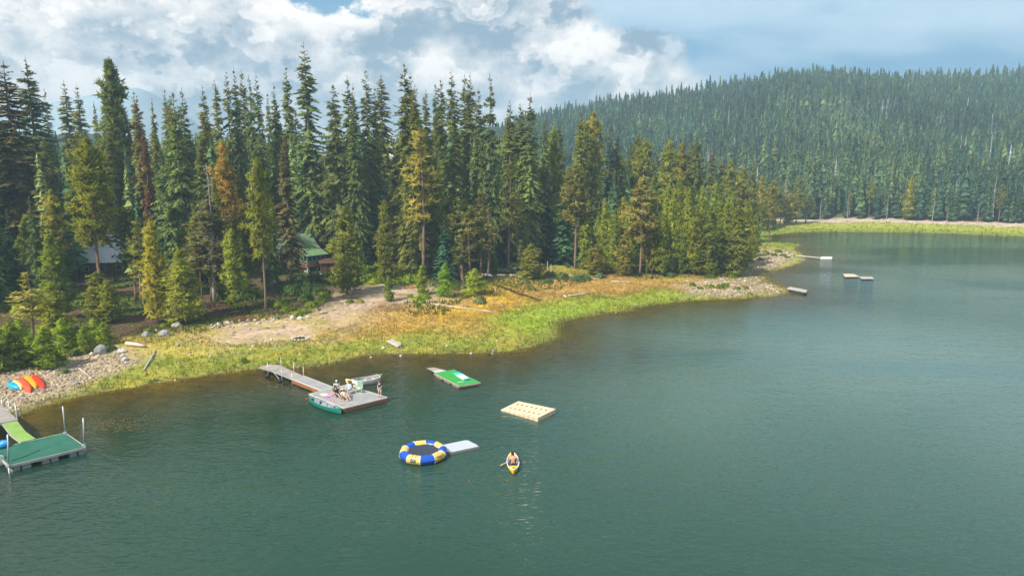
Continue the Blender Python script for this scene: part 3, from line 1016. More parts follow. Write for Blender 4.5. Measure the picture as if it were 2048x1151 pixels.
# --- trees that can be told apart: kind, u, v top, v base, metres out, crown width px, tint, label
G_SKY = 'tall spruces whose tops stand against the clouds'
T = [
    ('spruce', 607, 84, None, 142, 92, (0.085, 0.115, 0.032), 'tallest spruce of the forest, its spire reaching highest into the clouds'),
    ('spruce', 6, 121, None, 118, 150, BROWN, 'huge brownish spruce at the left edge behind the young pines'),
    ('spruce', 50, 113, None, 132, 110, (0.070, 0.100, 0.036), 'tall dark spruce just right of the huge brownish spruce at the left edge'),
    ('tallpine', 217, 116, None, 140, 68, (0.085, 0.105, 0.026), 'tall rounded pine with a long bare lower trunk, highest left of the cabin'),
    ('loose', 346, 186, None, 118, 105, (0.100, 0.130, 0.040), 'broad light green spruce with hanging sprays, between the two cabins'),
    ('loose', 665, 170, None, 141, 104, (0.105, 0.125, 0.038), 'broad olive spruce with hanging sprays right behind the green roofed cabin'),
    ('pine', 445, 288, None, 112, 62, ORANGE, 'dying pine with a rusty orange crown beside the grey snag'),
    ('spruce', 272, 190, None, 126, 52, BROWN, 'slim brown spruce left of the broad light green spruce'),
    ('spruce', 284, 240, None, 122, 30, REDD, 'narrow dead tree with rust red needles in the forest left of the cabin'),
    ('pine', 172, 276, 610, None, 92, YELLOW, 'broad yellow green pine in front of the blue metal roof'),
    ('pine', 512, 320, 622, None, 58, (0.140, 0.150, 0.020), 'slender yellow green pine standing in front of the log cabin roof'),
    ('high', 567, 272, 574, None, 62, (0.090, 0.080, 0.036), 'brownish spruce with a bare foot right before the cabin wall'),
    ('bushy', 462, 458, 618, None, 52, (0.120, 0.140, 0.020), 'low green pine at the left end of the log cabin roof'),
    ('bushy', 299, 440, 645, None, 56, (0.165, 0.150, 0.020), 'golden green pine on the open bank above the two grey boulders'),
    ('bushy', 97, 470, 640, None, 58, (0.110, 0.140, 0.020), 'green pine column behind the young pines on the left bank'),
    ('poor', 50, 546, 700, None, 66, (0.170, 0.160, 0.040), 'thin pale young pine on the left bank above the kayaks'),
    ('bushy', 99, 570, 668, None, 60, (0.155, 0.165, 0.020), 'light green young pine in the thicket on the left bank'),
    ('bushy', 357, 500, 648, None, 70, (0.150, 0.160, 0.020), 'bright green young pine growing round the broken snag'),
    ('bushy', 190, 545, 640, None, 60, (0.120, 0.130, 0.022), 'dark yellow pine with forked stems left of the bare thick trunks'),
    ('bushy', 212, 560, 645, None, 46, (0.130, 0.140, 0.020), 'young pine right beside the dark yellow forked pine'),
    ('pine', 255, 420, 602, None, 60, (0.080, 0.095, 0.030), 'pine with a thick bare grey trunk right of the blue metal roof'),
    ('poor', 272, 440, 630, None, 40, (0.100, 0.105, 0.030), 'slim pine with a bare straight stem right of the thick grey trunk'),
    ('pine', 412, 400, 602, None, 96, (0.110, 0.105, 0.045), 'greyish pine with a dead branchy top left of the cabin'),
    ('bushy', 688, 414, 589, None, 66, (0.120, 0.130, 0.024), 'yellowish pine with drooping lower boughs right of the cabin porch'),
    ('bushy', 770, 402, 563, None, 46, (0.120, 0.130, 0.020), 'narrow olive pine rising from the bright shrub bed'),
    ('young', 777, 556, 602, None, 24, None, 'small cone shaped pine at the edge of the sandy clearing'),
    ('poor', 838, 258, 560, None, 60, (0.160, 0.140, 0.030), 'tall thin pine with a long reddish bare trunk beside the shrub bed'),
    ('bushy', 870, 320, 548, None, 48, (0.100, 0.130, 0.022), 'green pine column right of the reddish bare trunk'),
    ('young', 889, 530, 594, None, 34, (0.120, 0.190, 0.016), 'bright green young conifer at the right end of the sandy clearing'),
    ('young', 843, 532, 590, None, 30, None, 'young pine at the foot of the reddish bare trunk'),
    ('young', 948, 540, 590, None, 44, (0.150, 0.180, 0.022), 'bushy young pine at the head of the golden meadow'),
    ('fir', 1128, 372, 528, None, 72, (0.040, 0.085, 0.040), 'dense dark fir with branches down to the grass by the small clearing'),
    ('fir', 1092, 385, 520, None, 56, (0.034, 0.080, 0.054), 'bluish fir just left of the dense dark fir'),
    ('bushy', 1062, 488, 558, None, 50, (0.130, 0.130, 0.022), 'small round pine alone in front of the small clearing'),
    ('pine', 1152, 330, 537, None, 64, (0.110, 0.105, 0.028), 'pine with a long straight bare trunk right of the dense dark fir'),
    ('bushy', 1193, 488, 550, None, 42, (0.140, 0.130, 0.020), 'low round brown green pine on the meadow edge'),
    ('bushy', 1250, 466, 552, None, 36, (0.130, 0.120, 0.022), 'cone shaped pine with bare foot on the meadow edge'),
    ('pine', 1285, 357, 552, None, 66, (0.130, 0.115, 0.030), 'big brownish pine in the middle of the meadow edge'),
    ('bushy', 1328, 432, 552, None, 34, (0.130, 0.150, 0.018), 'slim bright pine column on the meadow edge'),
    ('bushy', 1394, 420, 550, None, 42, (0.140, 0.150, 0.018), 'yellow green pine left of the last big pines of the point'),
    ('bushy', 1421, 412, 552, None, 50, (0.115, 0.135, 0.020), 'big dense pine second from the stony point'),
    ('bushy', 1478, 413, 553, None, 63, (0.110, 0.125, 0.020), 'big spreading pine at the start of the stony point'),
    ('bushy', 1513, 427, 513, None, 24, (0.085, 0.110, 0.022), 'last small dark pine alone on the stony point'),
    ('bushy', 1366, 470, 548, None, 33, None, 'young pine squeezed between two yellow green pines on the meadow edge'),
    ('fir', 1222, 246, None, 172, 40, (0.036, 0.062, 0.034), 'black green narrow fir standing above the pines right of the spruces'),
    ('fir', 1318, 308, None, 180, 60, (0.060, 0.088, 0.034), 'dark dense fir among the pines before the hill'),
    ('fir', 888, 440, 560, None, 50, (0.034, 0.082, 0.050), 'bluish young fir behind the bright green young conifer'),
]
for k, u, vt, vb, Y, w, tint, lab in T:
    tree_px(k, u, vt, vb, Y, w, tint, lab)
for u, vt, w in ((88, 178, 34), (127, 161, 62), (153, 168, 54), (266, 178, 46), (303, 192, 30), (328, 174, 38), (363, 175, 44), (404, 168, 50), (429, 159, 44),
                 (451, 138, 40), (467, 134, 46), (482, 139, 44), (497, 149, 50), (511, 146, 46), (534, 182, 30), (547, 166, 48), (571, 127, 54), (694, 152, 56),
                 (705, 168, 52), (731, 141, 52), (749, 170, 46), (762, 149, 64), (808, 128, 66), (820, 146, 50), (829, 168, 62), (851, 178, 48), (870, 168, 46), (881, 160, 52),
                 (902, 138, 62), (929, 149, 60), (940, 146, 56), (957, 175, 52), (980, 146, 64), (1020, 198, 56), (1041, 207, 58), (1060, 186, 60), (187, 202, 26), (338, 190, 40)):
    tree_px('spruce' if rt.random() < 0.9 else 'loose', u, vt, None, 140 + rt.uniform(-12, 30), w * 1.12, None,
            'tall spire topped spruce of the forest skyline against the clouds', G_SKY)
for u, vt in ((1090, 232), (1107, 258), (1120, 242), (1161, 217), (1170, 243), (1187, 224), (1235, 262), (1275, 272), (1291, 277), (1340, 281), (1365, 287), (1380, 292), (1392, 284),
              (1425, 300), (1445, 312), (1462, 322), (1486, 335), (1505, 345), (1525, 352), (1545, 362)):
    k = rt.choice(['pine', 'pine', 'bushy', 'spruce'])
    tree_px(k, u, vt, None, float(np.interp(u, [1090, 1250, 1400, 1550], [160, 172, 185, 205])) + rt.uniform(-8, 14), None if k != 'spruce' else 44, None,
            'pine or spruce rising above the dense wood between the tall spruces and the stony point', 'tops of the wood before the hill')
for u, vt, vb, w in ((1345, 398, 549, 34), (1308, 395, 548, 34), (1380, 380, 542, 36), (1405, 372, 540, 38), (1440, 392, 545, 38), (1455, 405, 549, 34), (1466, 384, 540, 36), (1492, 400, 536, 34), (1500, 415, 528, 30),
                     (1230, 420, 545, 34), (1265, 405, 545, 36), (1210, 400, 540, 34), (1172, 410, 538, 34), (1335, 372, 538, 36), (1432, 366, 534, 36), (1358, 360, 532, 36)):
    tree_px('bushy', u, vt, vb, None, w, None, 'slim pointed pine in the row running out to the stony point', 'slim pines towards the stony point')
for u, vt, vb in ((1527, 366, 462), (1540, 372, 458), (1552, 362, 454), (1564, 376, 452), (1580, 386, 450), (1597, 380, 449), (1616, 392, 447)):
    tree_px(rt.choice(['bushy', 'pine']), u, vt, vb, None, 30, None, 'pine at the back of the cove beyond the stony point', 'pines at the back of the cove')
# slim stems in front of the middle of the forest
for u, vt, vb in ((905, 400, 556), (918, 395, 556), (940, 410, 560), (962, 380, 552), (975, 420, 556), (1018, 330, 545), (1035, 380, 540), (925, 470, 566)):
    tree_px('poor', u, vt, vb, None, 40, None, 'thin pine on a slender bare stem at the forest edge behind the golden meadow', 'thin pines behind the golden meadow')
# young pines on the left bank
for u, vt, vb, w in ((18, 648, 735, 62), (84, 660, 736, 60), (60, 668, 722, 40), (38, 640, 712, 40), (166, 655, 704, 34), (186, 640, 690, 36), (206, 645, 692, 34), (120, 640, 705, 40), (140, 655, 700, 34), (104, 690, 728, 34),
                     (-30, 640, 745, 70), (4, 690, 738, 50)):
    tree_px('young', u, vt, vb, None, w, None, 'bushy young pine in the thicket on the left bank above the kayaks', 'young pines on the left bank')

snag_px(1, 410, 326, 604, label='grey dead tree with a tangle of bare branches left of the cabin', wide=1.15)
snag_px(2, 341, 528, 650, label='broken snag with a splintered top beside the bright young pine', wide=1.2)
snag_px(2, 266, 432, 592, label='short bare snag right of the blue metal roof')
snag_px(3, 238, 170, None, 141, label='bare reddish dead trunk beside the tall rounded pine', wide=0.8)
snag_px(2, 1302, 320, None, 176, label='pale bare dead tree among the pines before the hill')
tree_px('high', 624, 262, None, 141, 46, (0.075, 0.085, 0.034), 'dark thin spruce with a shaggy bare lower trunk right behind the cabin roof')
snag_px(3, 925, 530, 590, label='small grey snag at the head of the golden meadow')
snag_px(3, 1150, 490, 540, label='leaning grey dead stem by the small clearing')
for u, vt, vb in ((1573, 356, 444), (1556, 380, 446), (1644, 390, 442), (1870, 388, 444), (1897, 405, 446), (1778, 390, 444), (1698, 385, 443), (1960, 400, 448)):
    snag_px(1 if u == 1573 else 3, u, vt, vb, label='tallest white dead tree on the far shore, left of its pale beach' if u == 1573 else 'pale dead tree in the wooded edge of the far shore',
            group=None if u == 1573 else 'dead trees of the far shore', wide=1.4 if u == 1573 else 1.0)

# --- the rest of the wood on this side, row behind row
ENV_U = [-300, 0, 120, 250, 400, 520, 600, 640, 700, 800, 900, 1000, 1060, 1100, 1200, 1300, 1400, 1480, 1560, 1620]
ENV_V = [140, 150, 205, 210, 190, 175, 165, 250, 195, 190, 180, 190, 215, 265, 265, 300, 310, 350, 370, 390]
EDGE = [(-260, 690), (-100, 640), (0, 615), (100, 620), (200, 622), (300, 605), (420, 600), (500, 590), (560, 562), (640, 528), (720, 528), (800, 522), (860, 540),
        (960, 540), (1050, 528), (1080, 500), (1180, 500), (1200, 535), (1300, 545), (1420, 548), (1490, 538), (1508, 515), (1500, 490), (1540, 468), (1580, 452), (1640, 448)]
ED = [(u, land(u, v).y) for u, v in EDGE]
EU, EY = [a for a, b in ED], [b for a, b in ED]
HOUSES = [(at(200, 515, 2.0).xy, 9.0), (at(545, 535, 2.5).xy, 10.5), (at(650, 535, 2.5).xy, 4.0), (at(1097, 500, 2.5).xy, 4.0)]


PORCH = at(608, 525, 4.0)


def clear_of(x, y, dist):
    # the porch stands in the sun: no tree on the line from it towards the sun
    s_ = (x - PORCH.x) * SUN_TO.x + (y - PORCH.y) * SUN_TO.y
    c_ = abs((x - PORCH.x) * SUN_TO.y - (y - PORCH.y) * SUN_TO.x)
    if -4 < s_ < 34 and c_ < 5.5:
        return False
    if 150 < x / y * FPX + CX < 242 and y < 126:
        return False
    if 566 < x / y * FPX * 1.0 + CX < 652 and y < 138:
        return False
    for hx, hy in TAKEN:
        if (hx - x) ** 2 + (hy - y) ** 2 < dist * dist:
            return False
    for c, r in HOUSES:
        if (c[0] - x) ** 2 + (c[1] - y) ** 2 < r * r:
            return False
    return True


made, tries = 0, 0
while made < 172 and tries < 30000:
    tries += 1
    u = rt.uniform(-140, 1600)
    y0 = float(np.interp(u, EU, EY))
    front = rt.random() < 0.42
    y = y0 + (rt.uniform(0.5, 11) if front else 4 + 44 * rt.random() ** 1.3)
    x = (u - CX) / FPX / 1.0 * y
    if height(x, y)[0] < 0.3 or not clear_of(x, y, 2.0 if front or u > 1050 else 2.8):
        continue
    env = float(np.interp(u, ENV_U, ENV_V))
    back = min(1, (y - y0) / 40.0)
    vt = env + rt.uniform(30, 90) + (1 - back) * rt.uniform(20, 150)
    H = CAM_H + ray(u, vt)[1] * y - hz(x, y)
    H = max(9.0, min(H, 40))
    if front:
        H = min(H, rt.uniform(8, 20))
    lodge = (0.55 if front else 0.2) if u < 1050 else 0.72
    if rt.random() < lodge:
        k = rt.choice(['pine', 'pine', 'bushy', 'poor'])
    else:
        k = 'spruce' if H > 24 else rt.choice(['fir', 'fir', 'loose'])
    where = 'short ' if front else 'tall '
    zone = 0 if u < 460 else (1 if u < 720 else (2 if u < 1060 else 3))
    lab = ['behind the left bank', 'crowded round and behind the log cabin', 'in the dense forest behind the sandy clearing and golden meadow', 'in the mixed wood towards the stony point'][zone]
    nm = {'pine': 'pine', 'bushy': 'pine', 'poor': 'thin pine', 'spruce': 'dark spruce', 'fir': 'dark fir', 'loose': 'olive spruce'}[k]
    tree(k, x, y, H, rt.uniform(1.25, 1.9) if front else None, None, f'{where}{nm} standing {lab}', f'{where}{nm} trees {lab}')
    made += 1


# --- far woods: low-detail conifers in one mesh
def far_forest(name, X, Y, Z, H, R, C, seed, whorls=7, per=5, power=0.7, bark=(0.12, 0.10, 0.085)):
    g = np.random.default_rng(seed)
    n = len(X)
    k = np.arange(whorls)
    tt = (k + 0.55) / whorls
    zt = 1 - tt * 0.9
    AZ = g.uniform(0, 6.283, (n, whorls, 1)) + np.arange(per)[None, None, :] * (6.283 / per) + g.normal(0, 0.25, (n, whorls, per))
    L = R[:, None, None] * (tt ** power)[None, :, None] * g.uniform(0.6, 1.3, (n, whorls, per))
    zc = H[:, None, None] * zt[None, :, None] + g.normal(0, 0.2, (n, whorls, per))
    dr = L * g.uniform(0.1, 0.55, L.shape)
    up = H[:, None, None] * (1.35 / whorls) * g.uniform(0.8, 1.3, L.shape)
    ca, sa = np.cos(AZ), np.sin(AZ)
    w = L * g.uniform(0.3, 0.62, L.shape)
    O = np.stack([X, Y, Z], -1)[:, None, None, :]
    a = O + np.stack([ca * 0.05, sa * 0.05, np.minimum(zc + up, H[:, None, None])], -1)
    b = O + np.stack([ca * L * 0.75 - sa * w, sa * L * 0.75 + ca * w, zc - dr * 0.6], -1)
    c = O + np.stack([ca * L * 0.75 + sa * w, sa * L * 0.75 - ca * w, zc - dr], -1)
    T = np.stack([a, b, c], -2).reshape(-1, 3, 3)
    cols = (C[:, None, None, :] * 1.55 * g.uniform(0.5, 1.5, (n, whorls, per, 1)) * g.uniform(0.7, 1.25, (n, 1, 1, 1))).reshape(-1, 3)
    # trunks
    rt_ = (0.010 * H)[:, None]
    th = np.arange(3) * 2.094
    base = np.stack([X, Y, Z - 0.3], -1)
    tv = []
    for j in range(3):
        p0 = base + np.stack([np.cos(th[j]) * rt_[:, 0], np.sin(th[j]) * rt_[:, 0], 0 * X], -1)
        p1 = base + np.stack([np.cos(th[(j + 1) % 3]) * rt_[:, 0], np.sin(th[(j + 1) % 3]) * rt_[:, 0], 0 * X], -1)
        p2 = base + np.stack([0 * X, 0 * X, H * 0.8], -1)
        tv.append(np.stack([p0, p1, p2], -2))
    TT = np.stack(tv, 1).reshape(-1, 3, 3)
    A = np.concatenate([T, TT])
    cc = np.concatenate([cols, np.tile(np.array([bark]), (len(TT), 1))])
    o = mobj(name, A.reshape(-1, 3), np.arange(len(A) * 3).reshape(-1, 3), M_FAR)
    set_col(o.data, 'tint', np.repeat(cc, 3, 0))
    return o


def far_colours(g, n, pine_share):
    dark = np.array([(0.042, 0.075, 0.034), (0.052, 0.082, 0.032), (0.036, 0.066, 0.036)])
    lite = np.array([(0.075, 0.105, 0.034), (0.090, 0.110, 0.034), (0.062, 0.095, 0.036)])
    c = np.where((g.random(n) < pine_share)[:, None], lite[g.integers(0, 3, n)], dark[g.integers(0, 3, n)])
    dead = g.random(n) < 0.018
    c[dead] = np.array((0.30, 0.27, 0.25))
    return c


def scatter(seed, n, x0, x1, y0, y1, cond, jit=1.0):
    g = np.random.default_rng(seed)
    st = math.sqrt((x1 - x0) * (y1 - y0) / n)
    xs, ys = np.meshgrid(np.arange(x0, x1, st), np.arange(y0, y1, st))
    xs = xs.ravel() + g.uniform(-.5, .5, xs.size) * st * jit
    ys = ys.ravel() + g.uniform(-.5, .5, ys.size) * st * jit
    d = signed(xs, ys)
    z = height(xs, ys, d)
    k = cond(xs, ys, d)
    return g, xs[k], ys[k], z[k]


# hill beyond the lake
g, X, Y, Z = scatter(61, 28000, -60, 620, 235, 760,
                     lambda x, y, d: (d > 38) & (x / y > -0.12) & (x / y < 0.95) & ((y > 262) | (x > 150)), 1.7)
sparse = fbm(X * 0.02, Y * 0.02, 77, 3)
k = g.random(len(X)) < np.clip(1.35 - np.abs(sparse - 0.5) * 0.6, 0, 1)
X, Y, Z = X[k], Y[k], Z[k]
H = np.clip(11.0 * g.lognormal(0, 0.30, len(X)), 4, 20) * (0.85 + 0.3 * fbm(X * 0.03, Y * 0.03, 5, 2))
pshare = np.clip(1.0 - (Y - 300) / 260, 0.15, 0.8) * np.clip((fbm(X * 0.015, Y * 0.015, 88, 3) - 0.3) * 3.5, 0.1, 1.2)
C = far_colours(g, len(X), 0.0)
C2 = far_colours(g, len(X), 1.0)
C = np.where((g.random(len(X)) < pshare)[:, None], C2, C)
R = (0.55 + 0.09 * H) * g.uniform(0.75, 1.4, len(X))
deadm = C[:, 0] > 0.25
R[deadm] *= 0.35
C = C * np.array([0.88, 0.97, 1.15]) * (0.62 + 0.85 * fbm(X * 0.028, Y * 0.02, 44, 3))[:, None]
foot = Y < 360
footwood = far_forest('shore_forest', X[foot], Y[foot], Z[foot], H[foot] * 1.15, R[foot], C[foot], 66, 14, 6, 0.6)
tag(footwood, 'dense conifers at the foot of the hill along the far shore', kind='stuff')
foot = ~foot
hillwood = far_forest('hill_forest', X[foot], Y[foot], Z[foot], H[foot], R[foot], C[foot], 62, 8, 5, 0.55)
tag(hillwood, 'dense conifer forest covering the hill beyond the lake', kind='stuff')

# wood behind the first rows on this side
g, X, Y, Z = scatter(63, 5200, -300, 190, 95, 300,
                     lambda x, y, d: (d > 6) & (y > np.interp(x / y * FPX + CX, EU, EY) + 15) & ~((x / y * FPX + CX > 570) & (x / y * FPX + CX < 655) & (y < 141)) & ~((x / y * FPX + CX > 145) & (x / y * FPX + CX < 245) & (y < 128)) & (np.hypot(x - HOUSES[0][0][0], y - HOUSES[0][0][1]) > 9) & (np.hypot(x - HOUSES[1][0][0], y - HOUSES[1][0][1]) > 10) & (x / y < 0.30))
U = X / Y * FPX + CX
vt = np.interp(U, ENV_U, ENV_V) + g.uniform(40, 120, len(X))
H = CAM_H + np.array([ray(1024, v)[1] for v in vt]) * Y - Z
H = np.clip(H * g.uniform(0.6, 1.0, len(X)), 8, 30)
far_c = far_colours(g, len(X), 0.35) * 2.0
near_ = Y < np.interp(U, EU, EY) + 34
wide_ = H * g.uniform(0.08, 0.12, len(X))
for sel, wn, pn, sd_n, nm, lb in ((near_, 30, 8, 64, 'forest_interior', 'shaded conifers crowded behind the front rows of trees'), (~near_, 16, 6, 67, 'forest_depth', 'deep conifer forest reaching back behind the front trees')):
    o = far_forest(nm, X[sel], Y[sel], Z[sel], H[sel], wide_[sel], far_c[sel], sd_n, wn, pn)
    tag(o, lb, kind='stuff')

# first row along the far shore: single trees
g, X, Y, Z = scatter(65, 420, 60, 330, 200, 330, lambda x, y, d: (d > 37) & (d < 45) & (x / y > 0.33))
o = np.argsort(X)
for i in o[:46]:
    k = rt.choice(['pine', 'pine', 'bushy', 'poor', 'fir'])
    if clear_of(X[i], Y[i], 2.2):
        tree(k, float(X[i]), float(Y[i]), rt.uniform(11, 17), None, None, 'conifer in the front row of trees along the far shore', 'front row of trees on the far shore')

# ------------------------------------------------------------------ shrubs
def shrub_mesh(seed, n=520, flat=0.6):
    g = np.random.default_rng(seed)
    d = g.normal(0, 1, (n, 3)); d /= np.linalg.norm(d, axis=1, keepdims=True)
    d[:, 2] = np.abs(d[:, 2])
    r = g.uniform(0.55, 1.0, n) * (1 + 0.25 * np.sin(d[:, 0] * 5 + seed) * np.cos(d[:, 1] * 6))
    P = d * r[:, None] * np.array([1, 1, flat])
    T, v = tufts(g, P, d, np.full(n, 0.26), 4, 0.30)
    return soup_mesh('shrub_foliage', T, v, M_SHRUB)


SHRUBS = [shrub_mesh(400 + i, 300, 0.55 + 0.15 * i) for i in range(3)]


def shrub_px(u, v, w, tint, label, group=None, tall=1.0):
    P = land(u, v)
    r = w / 2 * P.y / FPX
    o = link(bpy.data.objects.new('shrub', rt.choice(SHRUBS)))
    o.location = P
    o.rotation_euler = (0, 0, rt.uniform(0, 6.28))
    o.scale = (r, r, r * tall)
    o.color = (*tint, 1)
    return tag(o, label, 'shrub', group)


LG, SG, BG, BD = (0.125, 0.160, 0.018), (0.080, 0.112, 0.045), (0.055, 0.085, 0.022), (0.13, 0.14, 0.075)
for u, v in ((700, 556), (715, 550), (730, 548), (745, 558), (760, 550), (775, 556), (790, 552), (805, 548), (820, 556), (732, 562), (752, 566), (700, 566), (790, 562), (812, 564), (832, 562), (765, 540), (800, 540), (838, 550)):
    shrub_px(u, v, rt.uniform(28, 44), LG, 'low bright yellow green shrub in the bed right of the cabin', 'bright shrubs right of the cabin')
for u, v, w in ((602, 575, 44), (622, 585, 40), (585, 590, 34), (640, 588, 36), (612, 600, 34), (655, 562, 34), (598, 562, 30), (628, 564, 34), (570, 585, 36), (668, 566, 30)):
    shrub_px(u, v, w, BG, 'dark green shrub on the slope below the cabin', 'dark shrubs below the cabin', 1.25)
for u, v, w in ((625, 612, 30), (610, 625, 26), (640, 605, 26), (596, 632, 24), (650, 596, 26), (575, 622, 26), (560, 612, 30)):
    shrub_px(u, v, w, LG, 'light green shrub among stones at the sand edge below the cabin', 'light shrubs at the sand edge')
shrub_px(961, 607, 24, BD, 'round grey green bush alone in the golden meadow', None, 1.4)
for u, v, w in ((1045, 552, 30), (1068, 556, 26), (1100, 552, 26), (1125, 558, 30), (1155, 562, 30), (1170, 560, 26), (1052, 566, 18), (1096, 566, 18), (1200, 556, 22)):
    shrub_px(u, v, w, SG, 'grey green willow shrub where the golden meadow meets the trees', 'willow shrubs behind the golden meadow')
for u, v, w in ((700, 604, 16), (722, 605, 14), (836, 602, 22), (850, 598, 24), (835, 612, 16), (486, 726, 22), (820, 594, 14), (846, 606, 14), (300, 665, 22), (330, 652, 18)):
    shrub_px(u, v, w, LG, 'small green tuft of leaves on the open shore ground', 'small tufts on the open shore')
for u, v, w in ((1400, 578, 14), (1420, 575, 18), (1440, 576, 20), (1452, 573, 16), (1475, 580, 14), (1490, 577, 14), (1500, 590, 12), (1385, 572, 14), (1465, 556, 20), (1556, 505, 16), (1566, 512, 14), (1548, 512, 14), (1520, 520, 12), (1575, 516, 12), (1530, 506, 12)):
    shrub_px(u, v, w, (0.095, 0.13, 0.016), 'little green bush among the stones of the point', 'little bushes on the stony point')
for u, v, w in ((130, 745, 18), (20, 738, 50), (60, 730, 40), (112, 722, 34), (150, 712, 26), (220, 700, 26)):
    shrub_px(u, v, w, (0.085, 0.115, 0.036), 'grey green bush at the foot of the left thicket', 'bushes at the foot of the left thicket')
for i in range(46):
    u = rt.uniform(-20, 1490)
    v = float(np.interp(u, [a for a, b in EDGE], [b for a, b in EDGE])) + rt.uniform(-18, 10)
    if 560 < u < 655:
        continue
    shrub_px(u, v, rt.uniform(20, 40), rt.choice([BG, BG, LG]), 'understorey shrub at the foot of the forest edge', 'understorey shrubs at the forest edge', 1.1)

# ------------------------------------------------------------------ buildings
M_LOG = material('log_wall', (0.42, 0.19, 0.07), 0.7, 0.2, 0.2, 1.2, second=(0.28, 0.12, 0.05), grain=(1, 1, 6))
M_BOARD = material('porch_boards', (0.40, 0.22, 0.10), 0.8, 0.2, 0.25, 1.6, second=(0.20, 0.12, 0.075), grain=(6, 6, 0.5))
M_TRIM = material('turquoise_trim', (0.13, 0.44, 0.38), 0.5, 0.3, 0.1, 3)
M_GLASS = material('window_glass', (0.02, 0.025, 0.03), 0.08, 0.6, 0.05, 2)
M_ROOF_G = material('green_metal_roof', (0.13, 0.27, 0.12), 0.6, 0.25, 0.15, 0.5, second=(0.24, 0.25, 0.15))
M_ROOF_T = material('teal_metal_roof', (0.07, 0.19, 0.21), 0.55, 0.5, 0.1, 0.7)
M_ROOF_B = material('pale_blue_metal_roof', (0.60, 0.68, 0.76), 0.35, 0.5, 0.1, 0.6, second=(0.70, 0.75, 0.80))
M_DARKW = material('dark_wood', (0.10, 0.065, 0.045), 0.8, 0.2, 0.2, 2, grain=(1, 1, 5))
M_CONC = material('concrete', (0.46, 0.44, 0.42), 0.85, 0.2, 0.12, 3)
M_SHED = material('rusty_shed', (0.13, 0.058, 0.032), 0.8, 0.2, 0.2, 1.4, second=(0.10, 0.05, 0.035))

C0 = land(616, 546)
ex, ey, ez = Vector((0.60, 0.80, 0)), Vector((-0.80, 0.60, 0)), Vector((0, 0, 1))
cab = empty('cabin', C0, 0, 'log cabin with turquoise framed porch windows and green metal porch roof among the trees', 'cabin')
cab_rot = math.atan2(ex.y, ex.x)
cab.rotation_euler = (0, 0, cab_rot)          # local x = along the porch end wall, local y = along the lake front
LX, LY = 4.3, 4.2
FZ, SZ, EZ = 1.05, 2.15, 3.35                # floor, window sill, eave above the ground
for (a, b, nm) in (((0, 0), (0, LY), 'front'), ((0, 0), (LX, 0), 'end')):
    horizontal_y = nm == 'front'
    Lw = LY if horizontal_y else LX
    nb_ = int(Lw / 0.30)
    for i in range(nb_):
        w0 = Lw / nb_
        c = (i + 0.5) * w0
        th = 0.05 + 0.015 * (i % 2)
        box = ((-th / 2, c, (FZ + SZ) / 2), (th, w0 - 0.02, SZ - FZ)) if horizontal_y else ((c, -th / 2, (FZ + SZ) / 2), (w0 - 0.02, th, SZ - FZ))
        MB().box(*box).build('wall_board', M_BOARD, cab)
MB().box((LX / 2, LY / 2, FZ - 0.08), (LX, LY, 0.16)).build('floor_frame', M_DARKW, cab)
for (x, y) in ((0.1, 0.1), (LX - 0.2, 0.1), (LX * 0.55, 0.1), (0.1, LY - 0.3), (LX - 0.2, LY - 0.3)):
    MB().box((x, y, 0.25), (0.26, 0.26, 1.45)).build('pier', M_CONC, cab)
MB().box((0.6, LY / 2, 0.2), (0.12, LY - 0.5, 1.3)).build('foundation_wall', M_CONC, cab)


def cabin_window(pos, w, h, axis_):
    fr = MB()
    t_ = 0.10
    for s in (-1, 1):
        fr.box((0, s * (w / 2 - t_ / 2), 0), (0.09, t_, h))
        fr.box((0, 0, s * (h / 2 - t_ / 2)), (0.085, w - 2 * t_, t_))
    o = fr.build('window', M_TRIM, cab)
    p_ = MB().box((0.01, 0, 0), (0.02, w - 2 * t_, h - 2 * t_)).build('pane', M_GLASS, o)
    o.location = pos
    if axis_ == 'x':
        o.rotation_euler = (0, 0, math.pi / 2)
    return o


wh = EZ - SZ - 0.10
for i in range(4):
    cabin_window((-0.03, 0.52 + i * 1.04, SZ + wh / 2), 1.0, wh, 'y')
for i in range(4):
    cabin_window((0.54 + i * 1.06, -0.03, SZ + wh / 2), 1.02, wh, 'x')
MB().box((0.05, 0.05, (SZ + EZ) / 2), (0.16, 0.16, EZ - SZ)).build('corner_post', M_DARKW, cab)
gab = MB()                                    # wooden gable filling above the lake-front windows
gab.add([(0, 0, EZ - 0.1), (0, LY, EZ - 0.1), (0, LY, EZ + 1.45), (0.06, 0, EZ - 0.1), (0.06, LY, EZ - 0.1), (0.06, LY, EZ + 1.45)],
        [(0, 1, 2), (5, 4, 3), (0, 3, 4, 1), (1, 4, 5, 2), (2, 5, 3, 0)])
gab.build('gable', M_LOG, cab)
prof = [(-0.55, EZ - 0.05), (0.6, EZ + 0.32), (1.9, EZ + 0.85), (2.8, EZ + 1.5), (3.7, EZ + 2.45), (4.6, EZ + 3.5)]
for i in range(len(prof) - 1):
    (y0, z0), (y1, z1) = prof[i], prof[i + 1]
    n_ = 9
    for j in range(n_):
        x0, x1 = -0.5 + j * (LX + 1.0) / n_, -0.5 + (j + 1) * (LX + 1.0) / n_ - 0.02
        q = MB()
        q.add([(x0, y0, z0), (x1, y0, z0), (x1, y1, z1), (x0, y1, z1), (x0, y0, z0 - .07), (x1, y0, z0 - .07), (x1, y1, z1 - .07), (x0, y1, z1 - .07)],
              [(0, 1, 2, 3), (7, 6, 5, 4), (0, 4, 5, 1), (1, 5, 6, 2), (2, 6, 7, 3), (3, 7, 4, 0)])
        q.build('roof_sheet', M_ROOF_T if (i >= 3 and j < 3) else M_ROOF_G, cab)
